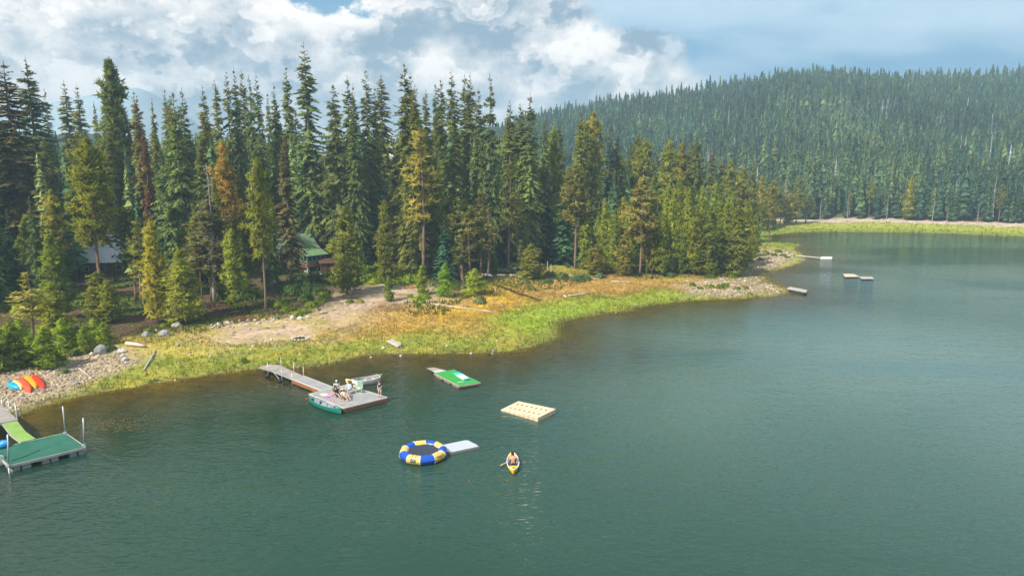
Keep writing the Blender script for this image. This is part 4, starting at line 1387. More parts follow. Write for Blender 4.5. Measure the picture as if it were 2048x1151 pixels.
MB().box((LX / 2, -0.56, EZ - 0.16), (LX + 1.0, 0.05, 0.16)).build('eave_board', M_DARKW, cab)
# main log house behind the trees
m0, m1, dpt = 4.3, 13.5, 7.0
lg = MB()
for k_ in range(11):
    zz = 0.35 + k_ * 0.27
    lg.tube([(0.9, m0, zz), (0.9, m1, zz)], 0.15, 6)
    lg.tube([(0.9, m1, zz + 0.1), (0.9 + dpt, m1, zz + 0.1)], 0.15, 6)
lg.box((0.9 + dpt / 2, (m0 + m1) / 2, 1.6), (dpt - 0.3, m1 - m0 - 0.1, 3.1))
lg.build('log_wall', M_LOG, cab)
nr = 16
for j in range(nr):
    y0, y1 = m0 - 0.2 + j * (m1 - m0 + 0.8) / nr, m0 - 0.2 + (j + 1) * (m1 - m0 + 0.8) / nr - 0.03
    for (xa, za, xb, zb) in ((0.1, 3.25, 0.9 + dpt / 2, 6.9), (0.9 + dpt / 2, 6.9, 1.7 + dpt, 3.25)):
        q = MB()
        q.add([(xa, y0, za), (xa, y1, za), (xb, y1, zb), (xb, y0, zb), (xa, y0, za - .08), (xa, y1, za - .08), (xb, y1, zb - .08), (xb, y0, zb - .08)],
              [(0, 3, 2, 1), (4, 5, 6, 7), (0, 1, 5, 4), (1, 2, 6, 5), (2, 3, 7, 6), (3, 0, 4, 7)])
        q.build('roof_sheet', M_ROOF_T, cab)
for yy in (6.2, 8.6, 11.4):
    o = cabin_window((0.70, yy, 1.9), 1.1, 1.1, 'y')
MB().box((-0.15, 3.7, 0.55), (1.3, 1.2, 0.12)).build('step', M_CONC, cab)
dk = land(633, 551)
o = MB().box((0, 0, 0.10), (2.6, 1.2, 0.12)).build('white_plank_landing', M_CONC)
o.location = dk; o.rotation_euler = (0, 0, cab_rot)
tag(o, 'pale flat landing slab on the ground below the cabin porch end', 'landing')

P = land(641, 545)
shed = empty('shed', P, 0.35, 'low rusty brown shed right of the cabin porch', 'shed')
MB().box((1.5, 1.2, 0.8), (2.8, 2.2, 1.8)).build('wall', M_DARKW, shed)
for j in range(5):
    MB().add([(-0.2 + j * .68, -0.2, 1.75), (.46 + j * .68, -0.2, 1.75), (.46 + j * .68, 2.6, 2.35), (-.2 + j * .68, 2.6, 2.35),
              (-0.2 + j * .68, -0.2, 1.68), (.46 + j * .68, -0.2, 1.68), (.46 + j * .68, 2.6, 2.28), (-.2 + j * .68, 2.6, 2.28)],
             [(0, 1, 2, 3), (7, 6, 5, 4), (0, 4, 5, 1), (1, 5, 6, 2), (2, 6, 7, 3), (3, 7, 4, 0)]).build('roof_sheet', M_SHED, shed)
MB().box((0.9, 0.07, 0.75), (0.8, 0.06, 1.5)).build('door', M_SHED, shed)

hx, hy = ray(200, 500)[0] * 125, 125.0
hzv = hz(hx, hy)
house = empty('house', (hx, hy, hzv), 0.12, 'house with a pale blue metal roof hidden behind pines on the left', 'house')
MB().box((0, 3.2, 1.1), (9.4, 6.0, 2.8)).build('wall', M_DARKW, house)
for j in range(14):
    x0, x1 = -5.2 + j * 10.4 / 14, -5.2 + (j + 1) * 10.4 / 14 - 0.03
    for (ya, za, yb, zb) in ((-0.6, 2.3, 3.2, 7.2), (3.2, 7.2, 7.0, 2.3)):
        MB().add([(x0, ya, za), (x1, ya, za), (x1, yb, zb), (x0, yb, zb), (x0, ya, za - .08), (x1, ya, za - .08), (x1, yb, zb - .08), (x0, yb, zb - .08)],
                 [(0, 1, 2, 3), (7, 6, 5, 4), (0, 4, 5, 1), (1, 5, 6, 2), (2, 6, 7, 3), (3, 7, 4, 0)]).build('roof_sheet', M_ROOF_B, house)
gb2 = MB()
for s in (-4.75, 4.75):
    gb2.add([(s, 0.2, 2.5), (s, 6.2, 2.5), (s, 3.2, 6.9), (s * .985, 0.2, 2.5), (s * .985, 6.2, 2.5), (s * .985, 3.2, 6.9)], [(0, 1, 2), (5, 4, 3), (0, 3, 4, 1), (1, 4, 5, 2), (2, 5, 3, 0)])
gb2.build('gable', M_DARKW, house)
for x in (-3, 0, 3):
    w = MB().box((x, 0.16, 1.2), (1.3, 0.10, 1.1)).build('window', M_CONC, house)
    MB().box((x, 0.10, 1.2), (1.1, 0.04, 0.9)).build('pane', M_GLASS, w)

P = land(1096, 512)
hut = empty('hut', P, 0.2, 'small dark brown hut in the shade left of the dense dark fir', 'hut')
MB().box((0, 1.2, 0.9), (2.8, 2.2, 2.0)).build('wall', M_DARKW, hut)
MB().add([(-1.6, -.1, 1.85), (1.6, -.1, 1.85), (1.6, 2.5, 2.7), (-1.6, 2.5, 2.7), (-1.6, -.1, 1.75), (1.6, -.1, 1.75), (1.6, 2.5, 2.6), (-1.6, 2.5, 2.6)],
         [(0, 1, 2, 3), (7, 6, 5, 4), (0, 4, 5, 1), (1, 5, 6, 2), (2, 6, 7, 3), (3, 7, 4, 0)]).build('roof', M_SHED, hut)
MB().box((0.5, 0.07, 0.8), (0.8, 0.07, 1.7)).build('door', M_BOARD, hut)

# ------------------------------------------------------------------ docks and rafts
M_DECK = material('grey_decking', (0.36, 0.36, 0.355), 0.8, 0.2, 0.14, 1.2, second=(0.30, 0.295, 0.285), grain=(1, 1, 1))
M_DECKT = material('weathered_decking', (0.40, 0.35, 0.30), 0.85, 0.2, 0.16, 1.2, second=(0.32, 0.28, 0.25))
M_PALE = material('pale_trim', (0.66, 0.60, 0.52), 0.6, 0.3, 0.12, 2.0)
M_FASCIA = material('stained_fascia', (0.38, 0.15, 0.06), 0.6, 0.3, 0.2, 1.5, second=(0.25, 0.10, 0.045), grain=(1, 1, 4))
M_GALV = material('galvanised_steel', (0.50, 0.53, 0.55), 0.4, 0.5, 0.1, 3, metal=0.35)
M_WHITEP = material('white_plastic', (0.80, 0.80, 0.78), 0.45, 0.4, 0.06, 2)
M_BLACK = material('black_rubber', (0.02, 0.02, 0.022), 0.6, 0.4, 0.2, 3)
M_ASTRO = material('green_turf_mat', (0.045, 0.34, 0.065), 0.9, 0.1, 0.12, 2.5, second=(0.06, 0.30, 0.075))
M_DKGREEN = material('dark_green_carpet', (0.030, 0.125, 0.085), 0.9, 0.1, 0.18, 0.9, second=(0.045, 0.155, 0.11))
M_LIME = material('lime_carpet', (0.22, 0.36, 0.08), 0.9, 0.1, 0.14, 1.5, second=(0.27, 0.40, 0.12))
M_TANPL = material('tan_plastic', (0.68, 0.50, 0.33), 0.6, 0.3, 0.10, 1.4, second=(0.72, 0.57, 0.41))
M_GREYW = material('silver_wood', (0.50, 0.46, 0.42), 0.85, 0.2, 0.16, 1.5, second=(0.38, 0.35, 0.32), grain=(1, 1, 3))
M_FLOATG = material('grey_float', (0.30, 0.34, 0.32), 0.6, 0.3, 0.15, 1.5)


def pts(px, z):
    return [at(u, v, z) for u, v in px]


def boards(q, n, th, gap=0.012, start=0.0):
    """joined deck boards laid across the quad q, from edge q0-q3 towards edge q1-q2"""
    mb = MB()
    rb = random.Random(n)
    A, B, C, D = q
    for i in range(n):
        f0, f1 = i / n, (i + 1) / n
        g0, g1 = f0 + gap / 2 / (B - A).length, f1 - gap / 2 / (B - A).length
        dzv = Vector((0, 0, rb.uniform(-0.004, 0.004)))
        mb.poly([A.lerp(B, g0) + dzv, A.lerp(B, g1) + dzv, D.lerp(C, g1) + dzv, D.lerp(C, g0) + dzv], th)
    return mb


def rim(p, q, th, h, drop=0.0, out=0.0, name='rim', mat=None, parent=None):
    """a plank standing along the edge p-q"""
    d = (q - p)
    n_ = Vector((d.y, -d.x, 0)).normalized()
    a, b = p + n_ * out - Vector((0, 0, drop)), q + n_ * out - Vector((0, 0, drop))
    mb = MB().poly([a, b, b + n_ * th, a + n_ * th], h)
    return mb.build(name, mat, parent)


def post(x, y, z0, z1, r, mat, parent, name='post', cap=None, lean=(0, 0)):
    o = MB().tube([(x, y, z0), (x + lean[0], y + lean[1], z1)], r, 8).build(name, mat, parent, True)
    if cap:
        MB().tube([(x + lean[0], y + lean[1], z1 + 0.002), (x + lean[0], y + lean[1], z1 + 0.09)], [r * 1.5, r * 1.1], 8).build('post_cap', cap, o, True)
    return o


def ccw(q):
    a = sum(q[i].x * q[(i + 1) % len(q)].y - q[(i + 1) % len(q)].x * q[i].y for i in range(len(q)))
    return q if a > 0 else q[::-1]


# the swimming dock with the people on it
ZD = 0.48
dock = empty('swim_dock', (0, 0, 0), 0, 'square grey deck with pale rim floating at the end of its gangway', 'dock')
A, B, C, D = pts([(619, 787), (688, 815), (773.5, 794), (693, 769)], ZD)
Bd = boards([A, B, C, D], 34, 0.04)
tag(Bd.build('deck_boards', M_DECK, dock), kind='stuff')
dock_edge = (A.copy(), B.copy())
Q = ccw([A, B, C, D])
for i in range(4):
    p_, q_ = Q[i], Q[(i + 1) % 4]
    rim(p_, q_, 0.09, 0.10, -0.015, 0.0, 'rim', M_PALE, dock)
    rim(p_, q_, 0.05, 0.34, 0.10, 0.012, 'fascia', M_FASCIA, dock)
ctr = (A + B + C + D) / 4
fl = MB()
fl.poly([ctr + (k_ - ctr) * 0.93 - Vector((0, 0, 0.06)) for k_ in Q], 0.55)
fl.build('float', M_BLACK, dock)

gang = empty('gangway', (0, 0, 0), 0, 'grey board gangway leading from the grass out to the swim dock', 'gangway')
n0, n1, n2, n3 = at(517.5, 733.5, 0.55), at(561, 744, 1.05), at(584, 756.5, 0.62), at(646, 781.0, ZD)
f0, f1, f2, f3 = at(537, 728, 0.55), at(559 + 12, 733.5, 1.05), at(605.5, 750.5, 0.62), at(668, 774.5, ZD)
kn, kf = at(543, 740, 0.98), at(560, 730, 0.98)
sec = [(n0, f0, kn, kf, 10, M_DECKT), (kn, kf, n2, f2, 18, M_DECKT), (n2, f2, n3, f3, 26, M_DECK)]
for a, b, c, d, n_, mt in sec:
    tag(boards([a, c, d, b], n_, 0.05).build('deck_boards', mt, gang), kind='stuff')
for a, c in ((n0, kn), (kn, n2), (f0, kf), (kf, f2)):
    mb = MB().tube([a - Vector((0, 0, .12)), c - Vector((0, 0, .12))], 0.05, 6)
    mb.build('side_rail', M_GALV, gang)
rim(n2, n3, 0.08, 0.10, -0.012, 0.0, 'rim', M_PALE, gang)
rim(n2, n3, 0.05, 0.36, 0.09, 0.01, 'fascia', M_FASCIA, gang)
rim(f3, f2, 0.08, 0.10, -0.012, 0.0, 'rim', M_PALE, gang)
for (pt, hgt) in ((n0.lerp(kn, 0.72), 0.7), (kf.lerp(f2, 0.06), 0.85), (kn.lerp(n2, 0.5), 0.55), (kf.lerp(f2, 0.62), 0.85), (n2, 0.55), (f2 + (f3 - f2) * 0.03, 0.95)):
    post(pt.x, pt.y, -0.9, pt.z + hgt, 0.035, M_GALV, gang, 'post', M_WHITEP)
for kx in (n0.lerp(kn, 0.75), kn.lerp(n2, 0.45)):
    MB().tube([kx + Vector((-0.1, -0.15, -0.75)), kx + Vector((-0.1, 0.0, -0.75))], 0.26, 12).build('wheel', M_BLACK, gang, True)
MB().tube([kn.lerp(n2, .1) - Vector((0, 0, .15)), kn.lerp(n2, .45) - Vector((0, 0, .75))], 0.03, 6).build('brace', M_GALV, gang)

# the bright green raft
raft = empty('green_raft', (0, 0, 0), 0, 'bright green turf covered raft on low floats', 'raft')
A, B, C, D = pts([(868.5, 745.5), (919, 770.5), (960.5, 764), (907, 738)], 0.36)
Q = ccw([A, B, C, D])
MB().poly(Q, 0.05).build('turf', M_ASTRO, raft)
for i in range(4):
    rim(Q[i], Q[(i + 1) % 4], 0.06, 0.09, 0.03, 0.0, 'edge_board', M_GREYW, raft)
    rim(Q[i], Q[(i + 1) % 4], 0.04, 0.10, 0.13, 0.01, 'fascia', M_FASCIA, raft)
for a, b in ((0.05, 0.3), (0.38, 0.62), (0.7, 0.95)):
    p0, p1, p2, p3 = A.lerp(B, a), A.lerp(B, b), D.lerp(C, b), D.lerp(C, a)
    MB().poly(ccw([Vector((k_.x, k_.y, 0.28)) for k_ in (p0, p1, p2, p3)]), 0.45).build('float', M_FLOATG, raft)
for uu in (0.0, 0.17, 0.34):
    s0 = A.lerp(B, 0.80).lerp(D.lerp(C, 0.80), 0.20 + uu * 0.6) + Vector((0, 0, 0.004))
    MB().box(s0, (0.26, 0.09, 0.006), (0, 0, 0.5 + uu)).build('white_mark', M_WHITEP, raft)
plank = empty('ramp', (0, 0, 0), 0, 'weathered wooden ramp slanting into the water behind the green raft', 'ramp')
a, b, c, d = at(853.5, 735.5, 0.10), at(872, 744.8, 0.33), at(893, 740.6, 0.33), at(868, 734.0, 0.10)
m1_, m2_ = a.lerp(b, 0.62), d.lerp(c, 0.62)
tag(boards([a, m1_, m2_, d], 8, 0.05).build('ramp_boards', M_DECKT, plank), kind='stuff')
tag(boards([m1_, b, c, m2_], 6, 0.05).build('ramp_boards', M_PALE, plank), kind='stuff')
matt = empty('lounge_mat', (0, 0, 0), 0, 'striped turquoise and white air mat lying on the green raft', 'air mat')
m_ = pts([(905, 745), (926, 758.6), (938.5, 755.4), (920, 743.6)], 0.42)
MATC = [material('mat_turquoise', (0.02, 0.60, 0.74), 0.5, 0.4, 0.05), M_WHITEP, M_WHITEP, material('mat_aqua', (0.55, 0.82, 0.78), 0.5, 0.4, 0.05)]
cuts = [0, 0.30, 0.56, 0.78, 1.0]
for i in range(4):
    s_ = [m_[0].lerp(m_[1], cuts[i]), m_[0].lerp(m_[1], cuts[i + 1] - 0.01), m_[3].lerp(m_[2], cuts[i + 1] - 0.01), m_[3].lerp(m_[2], cuts[i])]
    MB().poly(ccw(s_), 0.06).build('mat_panel', MATC[i], matt, False, 0.02)
tw_ = MB().poly(ccw(pts([(927, 757.6), (935, 759.2), (941, 757.6), (936.5, 755.6)], 0.44)), 0.07).build('towel', material('blue_towel', (0.02, 0.16, 0.62), 0.9, 0.1, 0.2, 3), None, False, 0.02)
tag(tw_, 'small blue towel at the foot of the striped air mat', 'towel')

# tan block raft, tilted
bl = empty('block_raft', (0, 0, 0), 0, 'tan raft of plastic float blocks riding with one corner high', 'raft')
L_, F_, R_, N_ = at(1001, 818.5, 0.10), at(1036.6, 801, 0.24), at(1112, 816.6, 0.48), at(1075.5, 835, 0.36)
nxb, nyb = 8, 5
for i in range(nxb):
    for j in range(nyb):
        def bp(a, b):
            return L_.lerp(N_, a / nxb).lerp(F_.lerp(R_, a / nxb), b / nyb)
        g_ = 0.025
        c4 = [bp(i + g_, j + g_), bp(i + 1 - g_, j + g_), bp(i + 1 - g_, j + 1 - g_), bp(i + g_, j + 1 - g_)]
        MB().poly(ccw(c4), 0.44).build('float_block', M_TANPL, bl, False, 0.025)
for j in (1.0, 3.0) :
    for i in range(1, 8):
        c_ = L_.lerp(N_, (i + 0.0) / nxb).lerp(F_.lerp(R_, (i + 0.0) / nxb), (j + 0.55) / nyb) + Vector((0, 0, 0.004))
        MB().tube([c_, c_ + Vector((0, 0, 0.012))], 0.10, 8).build('coupling_hole', M_BLACK, bl)

# water trampoline
tr_c = at(846.5, 903.5, 0.36)
tramp = empty('water_trampoline', (tr_c.x, tr_c.y, 0), 0, 'round floating trampoline with blue and yellow tube segments', 'trampoline')
M_BLUE = material('blue_pvc', (0.008, 0.085, 0.50), 0.35, 0.5, 0.06, 2)
M_YEL = material('yellow_pvc', (0.86, 0.55, 0.13), 0.4, 0.5, 0.05, 2)
M_MAT = material('jump_mat', (0.045, 0.055, 0.085), 0.75, 0.3, 0.15, 4)
RM, RT = 1.52, 0.37
for i in range(10):
    a0, a1 = math.radians(-90 + 36 * i), math.radians(-90 + 36 * (i + 1))
    p0 = Vector((math.cos(a0) * RM, math.sin(a0) * RM, 0.35)); p1 = Vector((math.cos(a1) * RM, math.sin(a1) * RM, 0.35))
    rings = []
    for k_ in range(7):
        f = k_ / 6
        q = p0.lerp(p1, f)
        rad = RT * (0.93 + 0.07 * math.sin(math.pi * f))
        # mitred rings so neighbouring segments meet along the joint
        am = a0 + (a1 - a0) * f
        out = Vector((math.cos(am), math.sin(am), 0))
        rings.append([q + out * (rad * math.cos(th)) + Vector((0, 0, rad * math.sin(th))) for th in [2 * math.pi * j / 14 for j in range(15)]])
    MB().grid(rings).build('tube_segment', M_BLUE if i % 2 == 0 else M_YEL, tramp, True)
for i in range(10):
    a0 = math.radians(-90 + 36 * i)
    out = Vector((math.cos(a0), math.sin(a0), 0))
    q = out * RM + Vector((0, 0, 0.35))
    MB().tube([q + out * (RT * 0.945 * math.cos(th)) + Vector((0, 0, RT * 0.945 * math.sin(th))) for th in [2 * math.pi * j / 16 for j in range(16)]], 0.022, 5, True).build('seam', M_WHITEP, tramp, True)
mrows = []
for r_ in (0.0, 0.4, 0.8, 1.2):
    mrows.append([(r_ * math.cos(th), r_ * math.sin(th), 0.52 - 0.05 * (1 - (r_ / 1.2) ** 2)) for th in [2 * math.pi * j / 30 for j in range(31)]])
MB().grid(mrows).build('jump_mat', M_MAT, tramp, True)
for j in range(40):
    th = 2 * math.pi * j / 40
    MB().tube([(1.19 * math.cos(th), 1.19 * math.sin(th), .52), (1.34 * math.cos(th), 1.34 * math.sin(th), .58)], 0.014, 4).build('cord', M_BLACK, tramp)


def lettering(txt, size, mat, parent, M4, name='lettering', ext=0.004):
    cu = bpy.data.curves.new(name, 'FONT')
    cu.body = txt; cu.size = size; cu.extrude = ext; cu.align_x = 'CENTER'; cu.align_y = 'CENTER'
    tmp = bpy.data.objects.new('tmp', cu)
    COL.objects.link(tmp)
    me = bpy.data.meshes.new_from_object(tmp.evaluated_get(bpy.context.evaluated_depsgraph_get()))
    bpy.data.objects.remove(tmp); bpy.data.curves.remove(cu)
    me.materials.clear(); me.materials.append(mat)
    o = link(bpy.data.objects.new(name, me), parent)
    o.matrix_local = M4
    return o


def tube_frame(ang, lift):
    """frame lying on the outside of the tube at bearing ang, lift = angle above the horizontal"""
    out = Vector((math.cos(ang), math.sin(ang), 0))
    n_ = out * math.cos(lift) + Vector((0, 0, 1)) * math.sin(lift)
    x_ = Vector((-math.sin(ang), math.cos(ang), 0))
    y_ = n_.cross(x_)
    o_ = out * (RM * math.cos(math.radians(18)) / 1.0 + RT * 1.0 * math.cos(lift)) + Vector((0, 0, 0.35 + RT * 1.0 * math.sin(lift))) + n_ * 0.012
    return Matrix(((x_.x, y_.x, n_.x, o_.x), (x_.y, y_.y, n_.y, o_.y), (x_.z, y_.z, n_.z, o_.z), (0, 0, 0, 1)))


lettering('Bongo 15', 0.19, M_BLACK, tramp, tube_frame(math.radians(-36), math.radians(28)))
ov = MB().add([(0.25 * math.cos(th), 0.125 * math.sin(th), 0) for th in [2 * math.pi * j / 20 for j in range(20)]], [tuple(range(20))]).build('logo', M_BLACK, tramp)
ov.matrix_local = tube_frame(math.radians(-108), math.radians(12))
lettering('RAVE', 0.15, M_WHITEP, ov, Matrix.Translation((0, 0, 0.005)), 'logo_lettering')
for s in (-0.13, 0.15):
    st_ = []
    for k_ in range(9):
        lf = math.radians(-30 + 130 * k_ / 8)
        M4 = tube_frame(math.radians(-108) + s / 1.6, lf)
        st_.append(M4.translation + M4.col[2].xyz * 0.008)
    MB().tube(st_, 0.014, 5).build('strap', M_BLACK, tramp)
MB().box((0.05, 1.14, 0.56), (0.2, 0.12, 0.03)).build('label_patch', M_YEL, tramp)

mat2 = empty('floating_mat', (0, 0, 0), 0, 'flat pale grey inflatable platform tied beside the trampoline', 'platform')
M_MATG = material('pale_grey_pvc', (0.50, 0.54, 0.62), 0.5, 0.4, 0.05, 2)
far_, rt2, nr2 = at(934, 878.5, 0.2), at(959.5, 891, 0.2), at(898.7, 904, 0.2)
g1 = nr2 + (far_ - rt2)
Q = ccw([g1, nr2, rt2, far_])
MB().poly(Q, 0.05).build('deck_pad', M_MATG, mat2, False, 0.015)
ctr = (g1 + nr2 + rt2 + far_) / 4
MB().poly([ctr + (k_ - ctr) * 0.992 - Vector((0, 0, .051)) for k_ in Q], 0.20).build('side_wall', material('mat_side', (0.34, 0.27, 0.25), 0.5, 0.3, 0.1), mat2)
for k_ in Q:
    e_ = ctr + (k_ - ctr) * 0.94
    MB().tube([(e_.x - .1, e_.y, .215), (e_.x + .1, e_.y, .215)], 0.035, 6).build('grip', M_BLACK, mat2)
tag(MB().tube([at(898.5, 903, 0.2), at(895.5, 906, 0.1), at(893, 911, 0.02)], 0.03, 6).build('mooring_rope', material('orange_rope', (0.75, 0.33, 0.05), 0.8, 0.2, 0.1), None, True),
    'orange rope between the trampoline and the pale platform', 'rope')

# the green dock at the left edge
lk = empty('carpeted_dock', (0, 0, 0), 0, 'long dark green carpeted dock on grey floats at the left edge', 'dock')
ZL = 0.54
N1, R1, F1 = at(19, 930, ZL), at(170.5, 893.0, ZL), at(129.5, 865, ZL)
L1 = N1 + (F1 - R1)
Q = ccw([N1, R1, F1, L1])
mid_a, mid_b = N1.lerp(R1, 0.62), L1.lerp(F1, 0.62)
MB().poly(ccw([N1, mid_a, mid_b, L1]), 0.03).build('carpet', M_DKGREEN, lk)
MB().poly(ccw([mid_a.lerp(R1, 0.004), R1, F1, mid_b.lerp(F1, 0.004)]), 0.03).build('carpet', M_DKGREEN, lk)
for i in range(4):
    rim(Q[i], Q[(i + 1) % 4], 0.07, 0.20, 0.0, 0.0, 'edge_board', M_GREYW, lk)
for (a, b) in ((0.02, 0.13), (0.15, 0.27), (0.41, 0.51), (0.53, 0.63), (0.78, 0.88), (0.90, 0.995)):
    c4 = [N1.lerp(R1, a), N1.lerp(R1, b), L1.lerp(F1, b), L1.lerp(F1, a)]
    c4 = [Vector((k_.x, k_.y, ZL - 0.27)) for k_ in c4]
    MB().poly(ccw(c4), 0.60).build('float', M_FLOATG, lk, False, 0.05)
MB().poly(ccw([Vector((k_.x, k_.y, ZL - 0.05)) for k_ in Q]), 0.14).build('under_frame', M_DARKW, lk)
for (pu, pv, tv, nm) in ((131, 866, 812, 0), (168.5, 891, 835, 0), (17, 932, 868, 0)):
    b_ = at(pu, pv, ZL)
    top_z = CAM_H + ray(pu, tv)[1] * b_.y
    tu = {131: 125.5, 168.5: 166.5, 17: 15.3}[pu]
    lean = (ray(tu, tv)[0] * b_.y - b_.x, 0)
    o = post(b_.x, b_.y, -2.0 + 0, ZL, 0.055, M_GALV, lk, 'pipe_post')
    MB().tube([(b_.x, b_.y, ZL), (b_.x + lean[0], b_.y + lean[1], top_z)], 0.055, 8).build('pipe_post', M_GALV, lk, True)
    MB().box((b_.x, b_.y, ZL + 0.07), (0.24, 0.24, 0.14)).build('post_bracket', M_GALV, lk)
tag(MB().tube([at(22, 921, ZL + .02), at(52, 911, ZL + .02), at(80, 899, ZL + .02)], 0.02, 5).build('mooring_line', M_BLACK, None), 'thin dark line lying across the dark green carpet', 'rope')

g2 = empty('lime_ramp', (0, 0, 0), 0, 'lime green carpeted ramp stepping down from the plank pier to the green dock', 'ramp')
ra, rb_, rc, rd = at(3.5, 844, 1.15), at(31.5, 837.5, 1.15), at(50.5, 861.5, 0.70), at(22, 869, 0.70)
re_, rf_ = at(71, 876, ZL + 0.06), at(42, 883.5, ZL + 0.06)
for q4 in ([ra, rb_, rc, rd], [rd, rc, re_, rf_]):
    MB().poly(ccw(q4), 0.05).build('ramp_panel', M_LIME, g2)
for a, b in ((ra, rd), (rd, rf_), (rb_, rc), (rc, re_)):
    MB().tube([a - Vector((0, 0, .1)), b - Vector((0, 0, .1))], 0.06, 6).build('side_rail', M_GALV, g2)
pier = empty('plank_pier', (0, 0, 0), 0, 'grey weathered plank pier entering the picture at the left edge', 'pier')
pa, pb, pc, pd = at(-45, 853, 1.2), at(34.5, 838, 1.2), at(2, 812.5, 1.2), at(-78, 826, 1.2)
tag(boards([pd, pa, pb, pc], 18, 0.05, 0.02).build('pier_planks', M_DECKT, pier), kind='stuff')
Q = ccw([pa, pb, pc, pd])
for i in range(4):
    rim(Q[i], Q[(i + 1) % 4], 0.06, 0.20, 0.02, 0.0, 'edge_rail', M_GALV, pier)
for (f, h_) in ((0.04, 0.75), (0.50, 1.1), (0.93, 1.25)):
    b_ = pc.lerp(pb, f)
    post(b_.x, b_.y + 0.1, -1.0, b_.z + h_, 0.04, M_GALV, pier, 'post', M_WHITEP)

# docks far down the shore
fd = empty('far_dock', (0, 0, 0), 0, 'slim white gangway with a white float beyond the stony point', 'dock')
a, b = at(1592, 510.5, 0.5), at(1640, 515, 0.5)
MB().poly(ccw([a, b, b + Vector((0.2, 0.9, 0)), a + Vector((0.2, 0.9, 0))]), 0.12).build('gangway_deck', M_PALE, fd)
MB().poly(ccw(pts([(1640, 515.6), (1664, 515.6), (1665, 513), (1642, 512.8)], 0.40)), 0.4).build('float', M_WHITEP, fd, False, 0.04)
fr_ = empty('far_raft', (0, 0, 0), 0, 'tan swimming raft far out to the right', 'raft')
tag(boards(pts([(1690, 553.2), (1719, 552.6), (1707, 547.6), (1686, 547.2)], 0.32), 14, 0.08).build('raft_boards', M_TANPL, fr_), kind='stuff')
MB().poly(ccw(pts([(1691, 552.8), (1717, 552.4), (1706, 548.0), (1687.5, 547.7)], 0.24)), 0.4).build('float', M_FASCIA, fr_)
fb_ = empty('far_raft', (0, 0, 0), 0, 'grey raft with blue floats moored beside the tan raft far out', 'raft')
tag(boards(pts([(1723, 557.3), (1748.5, 557), (1744, 553.0), (1718, 552.8)], 0.34), 12, 0.08).build('raft_boards', M_GREYW, fb_), kind='stuff')
for a_, b_ in ((0.05, .4), (0.55, 0.95)):
    q4 = pts([(1723, 557), (1748, 556.7), (1744, 553.3), (1719, 553.1)], 0.26)
    MB().poly(ccw([q4[0].lerp(q4[1], a_), q4[0].lerp(q4[1], b_), q4[3].lerp(q4[2], b_), q4[3].lerp(q4[2], a_)]), 0.5).build('float', M_BLUE, fb_)
wd_ = empty('wooden_dock', (0, 0, 0), 0, 'short silver wooden dock at the tip of the stony point', 'dock')
tag(boards(pts([(1573, 576.5), (1612, 584), (1615, 579.5), (1580, 572.8)], 0.55), 16, 0.12).build('dock_boards', M_GREYW, wd_), kind='stuff')
for (u, v) in ((1580, 577), (1609, 582.5), (1612, 580)):
    q = at(u, v, 0.4)
    post(q.x, q.y, -2.5, 0.42, 0.12, M_DARKW, wd_, 'pile')

# ------------------------------------------------------------------ boats
def hull_rows(L, W, depth, bow=1.0, stern=0.0, n=22, m=11, sheer=0.12, rock=0.10, scale=1.0, inner=0.0):
    rows = []
    for i in range(n + 1):
        t_ = -1 + 2 * i / n
        if t_ >= 0:
            w = (1 - abs(t_) ** 2.1) ** 0.85
        else:
            w = stern + (1 - stern) * (1 - abs(t_) ** 2.4) ** 0.85
        w = max(w, 0.02) * W / 2 * scale
        zs = depth * (1 + sheer * 2.2 * abs(t_) ** 2.5)
        zb = rock * depth * (abs(t_) ** 3) * 2.2 + inner
        row = []
        for j in range(m):
            th = math.pi * j / (m - 1)
            yy = math.copysign(abs(math.cos(th)) ** 0.62, math.cos(th)) * w
            zz = zs - (zs - zb) * (math.sin(th) ** 0.75)
            row.append((t_ * L / 2 * (scale if inner else 1.0), yy, zz))
        rows.append(row)
    return rows


def open_boat(name, stern_px, bow_px, z, W, depth, mats, label, cat, stern=0.0, draft=0.08, lift=0.0):
    s_, b_ = at(*stern_px, z + lift), at(*bow_px, z + lift)
    L = (b_ - s_).length
    c_ = (s_ + b_) / 2
    e = empty(name, (c_.x, c_.y, z - draft), math.atan2(b_.y - s_.y, b_.x - s_.x), label, cat)
    o_, r_, i_ = mats
    outer = hull_rows(L, W, depth, stern=stern)
    inn = hull_rows(L, W, depth, stern=stern, scale=0.93, inner=0.05)
    mb = MB().grid(outer)
    if stern > 0:
        mb.add(outer[0], [tuple(range(len(outer[0])))])
    mb.build('hull', o_, e, True)
    MB().grid(inn).build('inside', i_, e, True)
    rl = MB()
    for k_ in (0, -1):
        rl.tube([Vector(a[k_]).lerp(Vector(b[k_]), 0.4) + Vector((0, 0, 0.01)) for a, b in zip(outer, inn)], 0.035, 6)
    if stern > 0:
        rl.tube([outer[0][0], outer[0][-1]], 0.035, 6)
    rl.build('gunwale', r_, e, True)
    return e, L


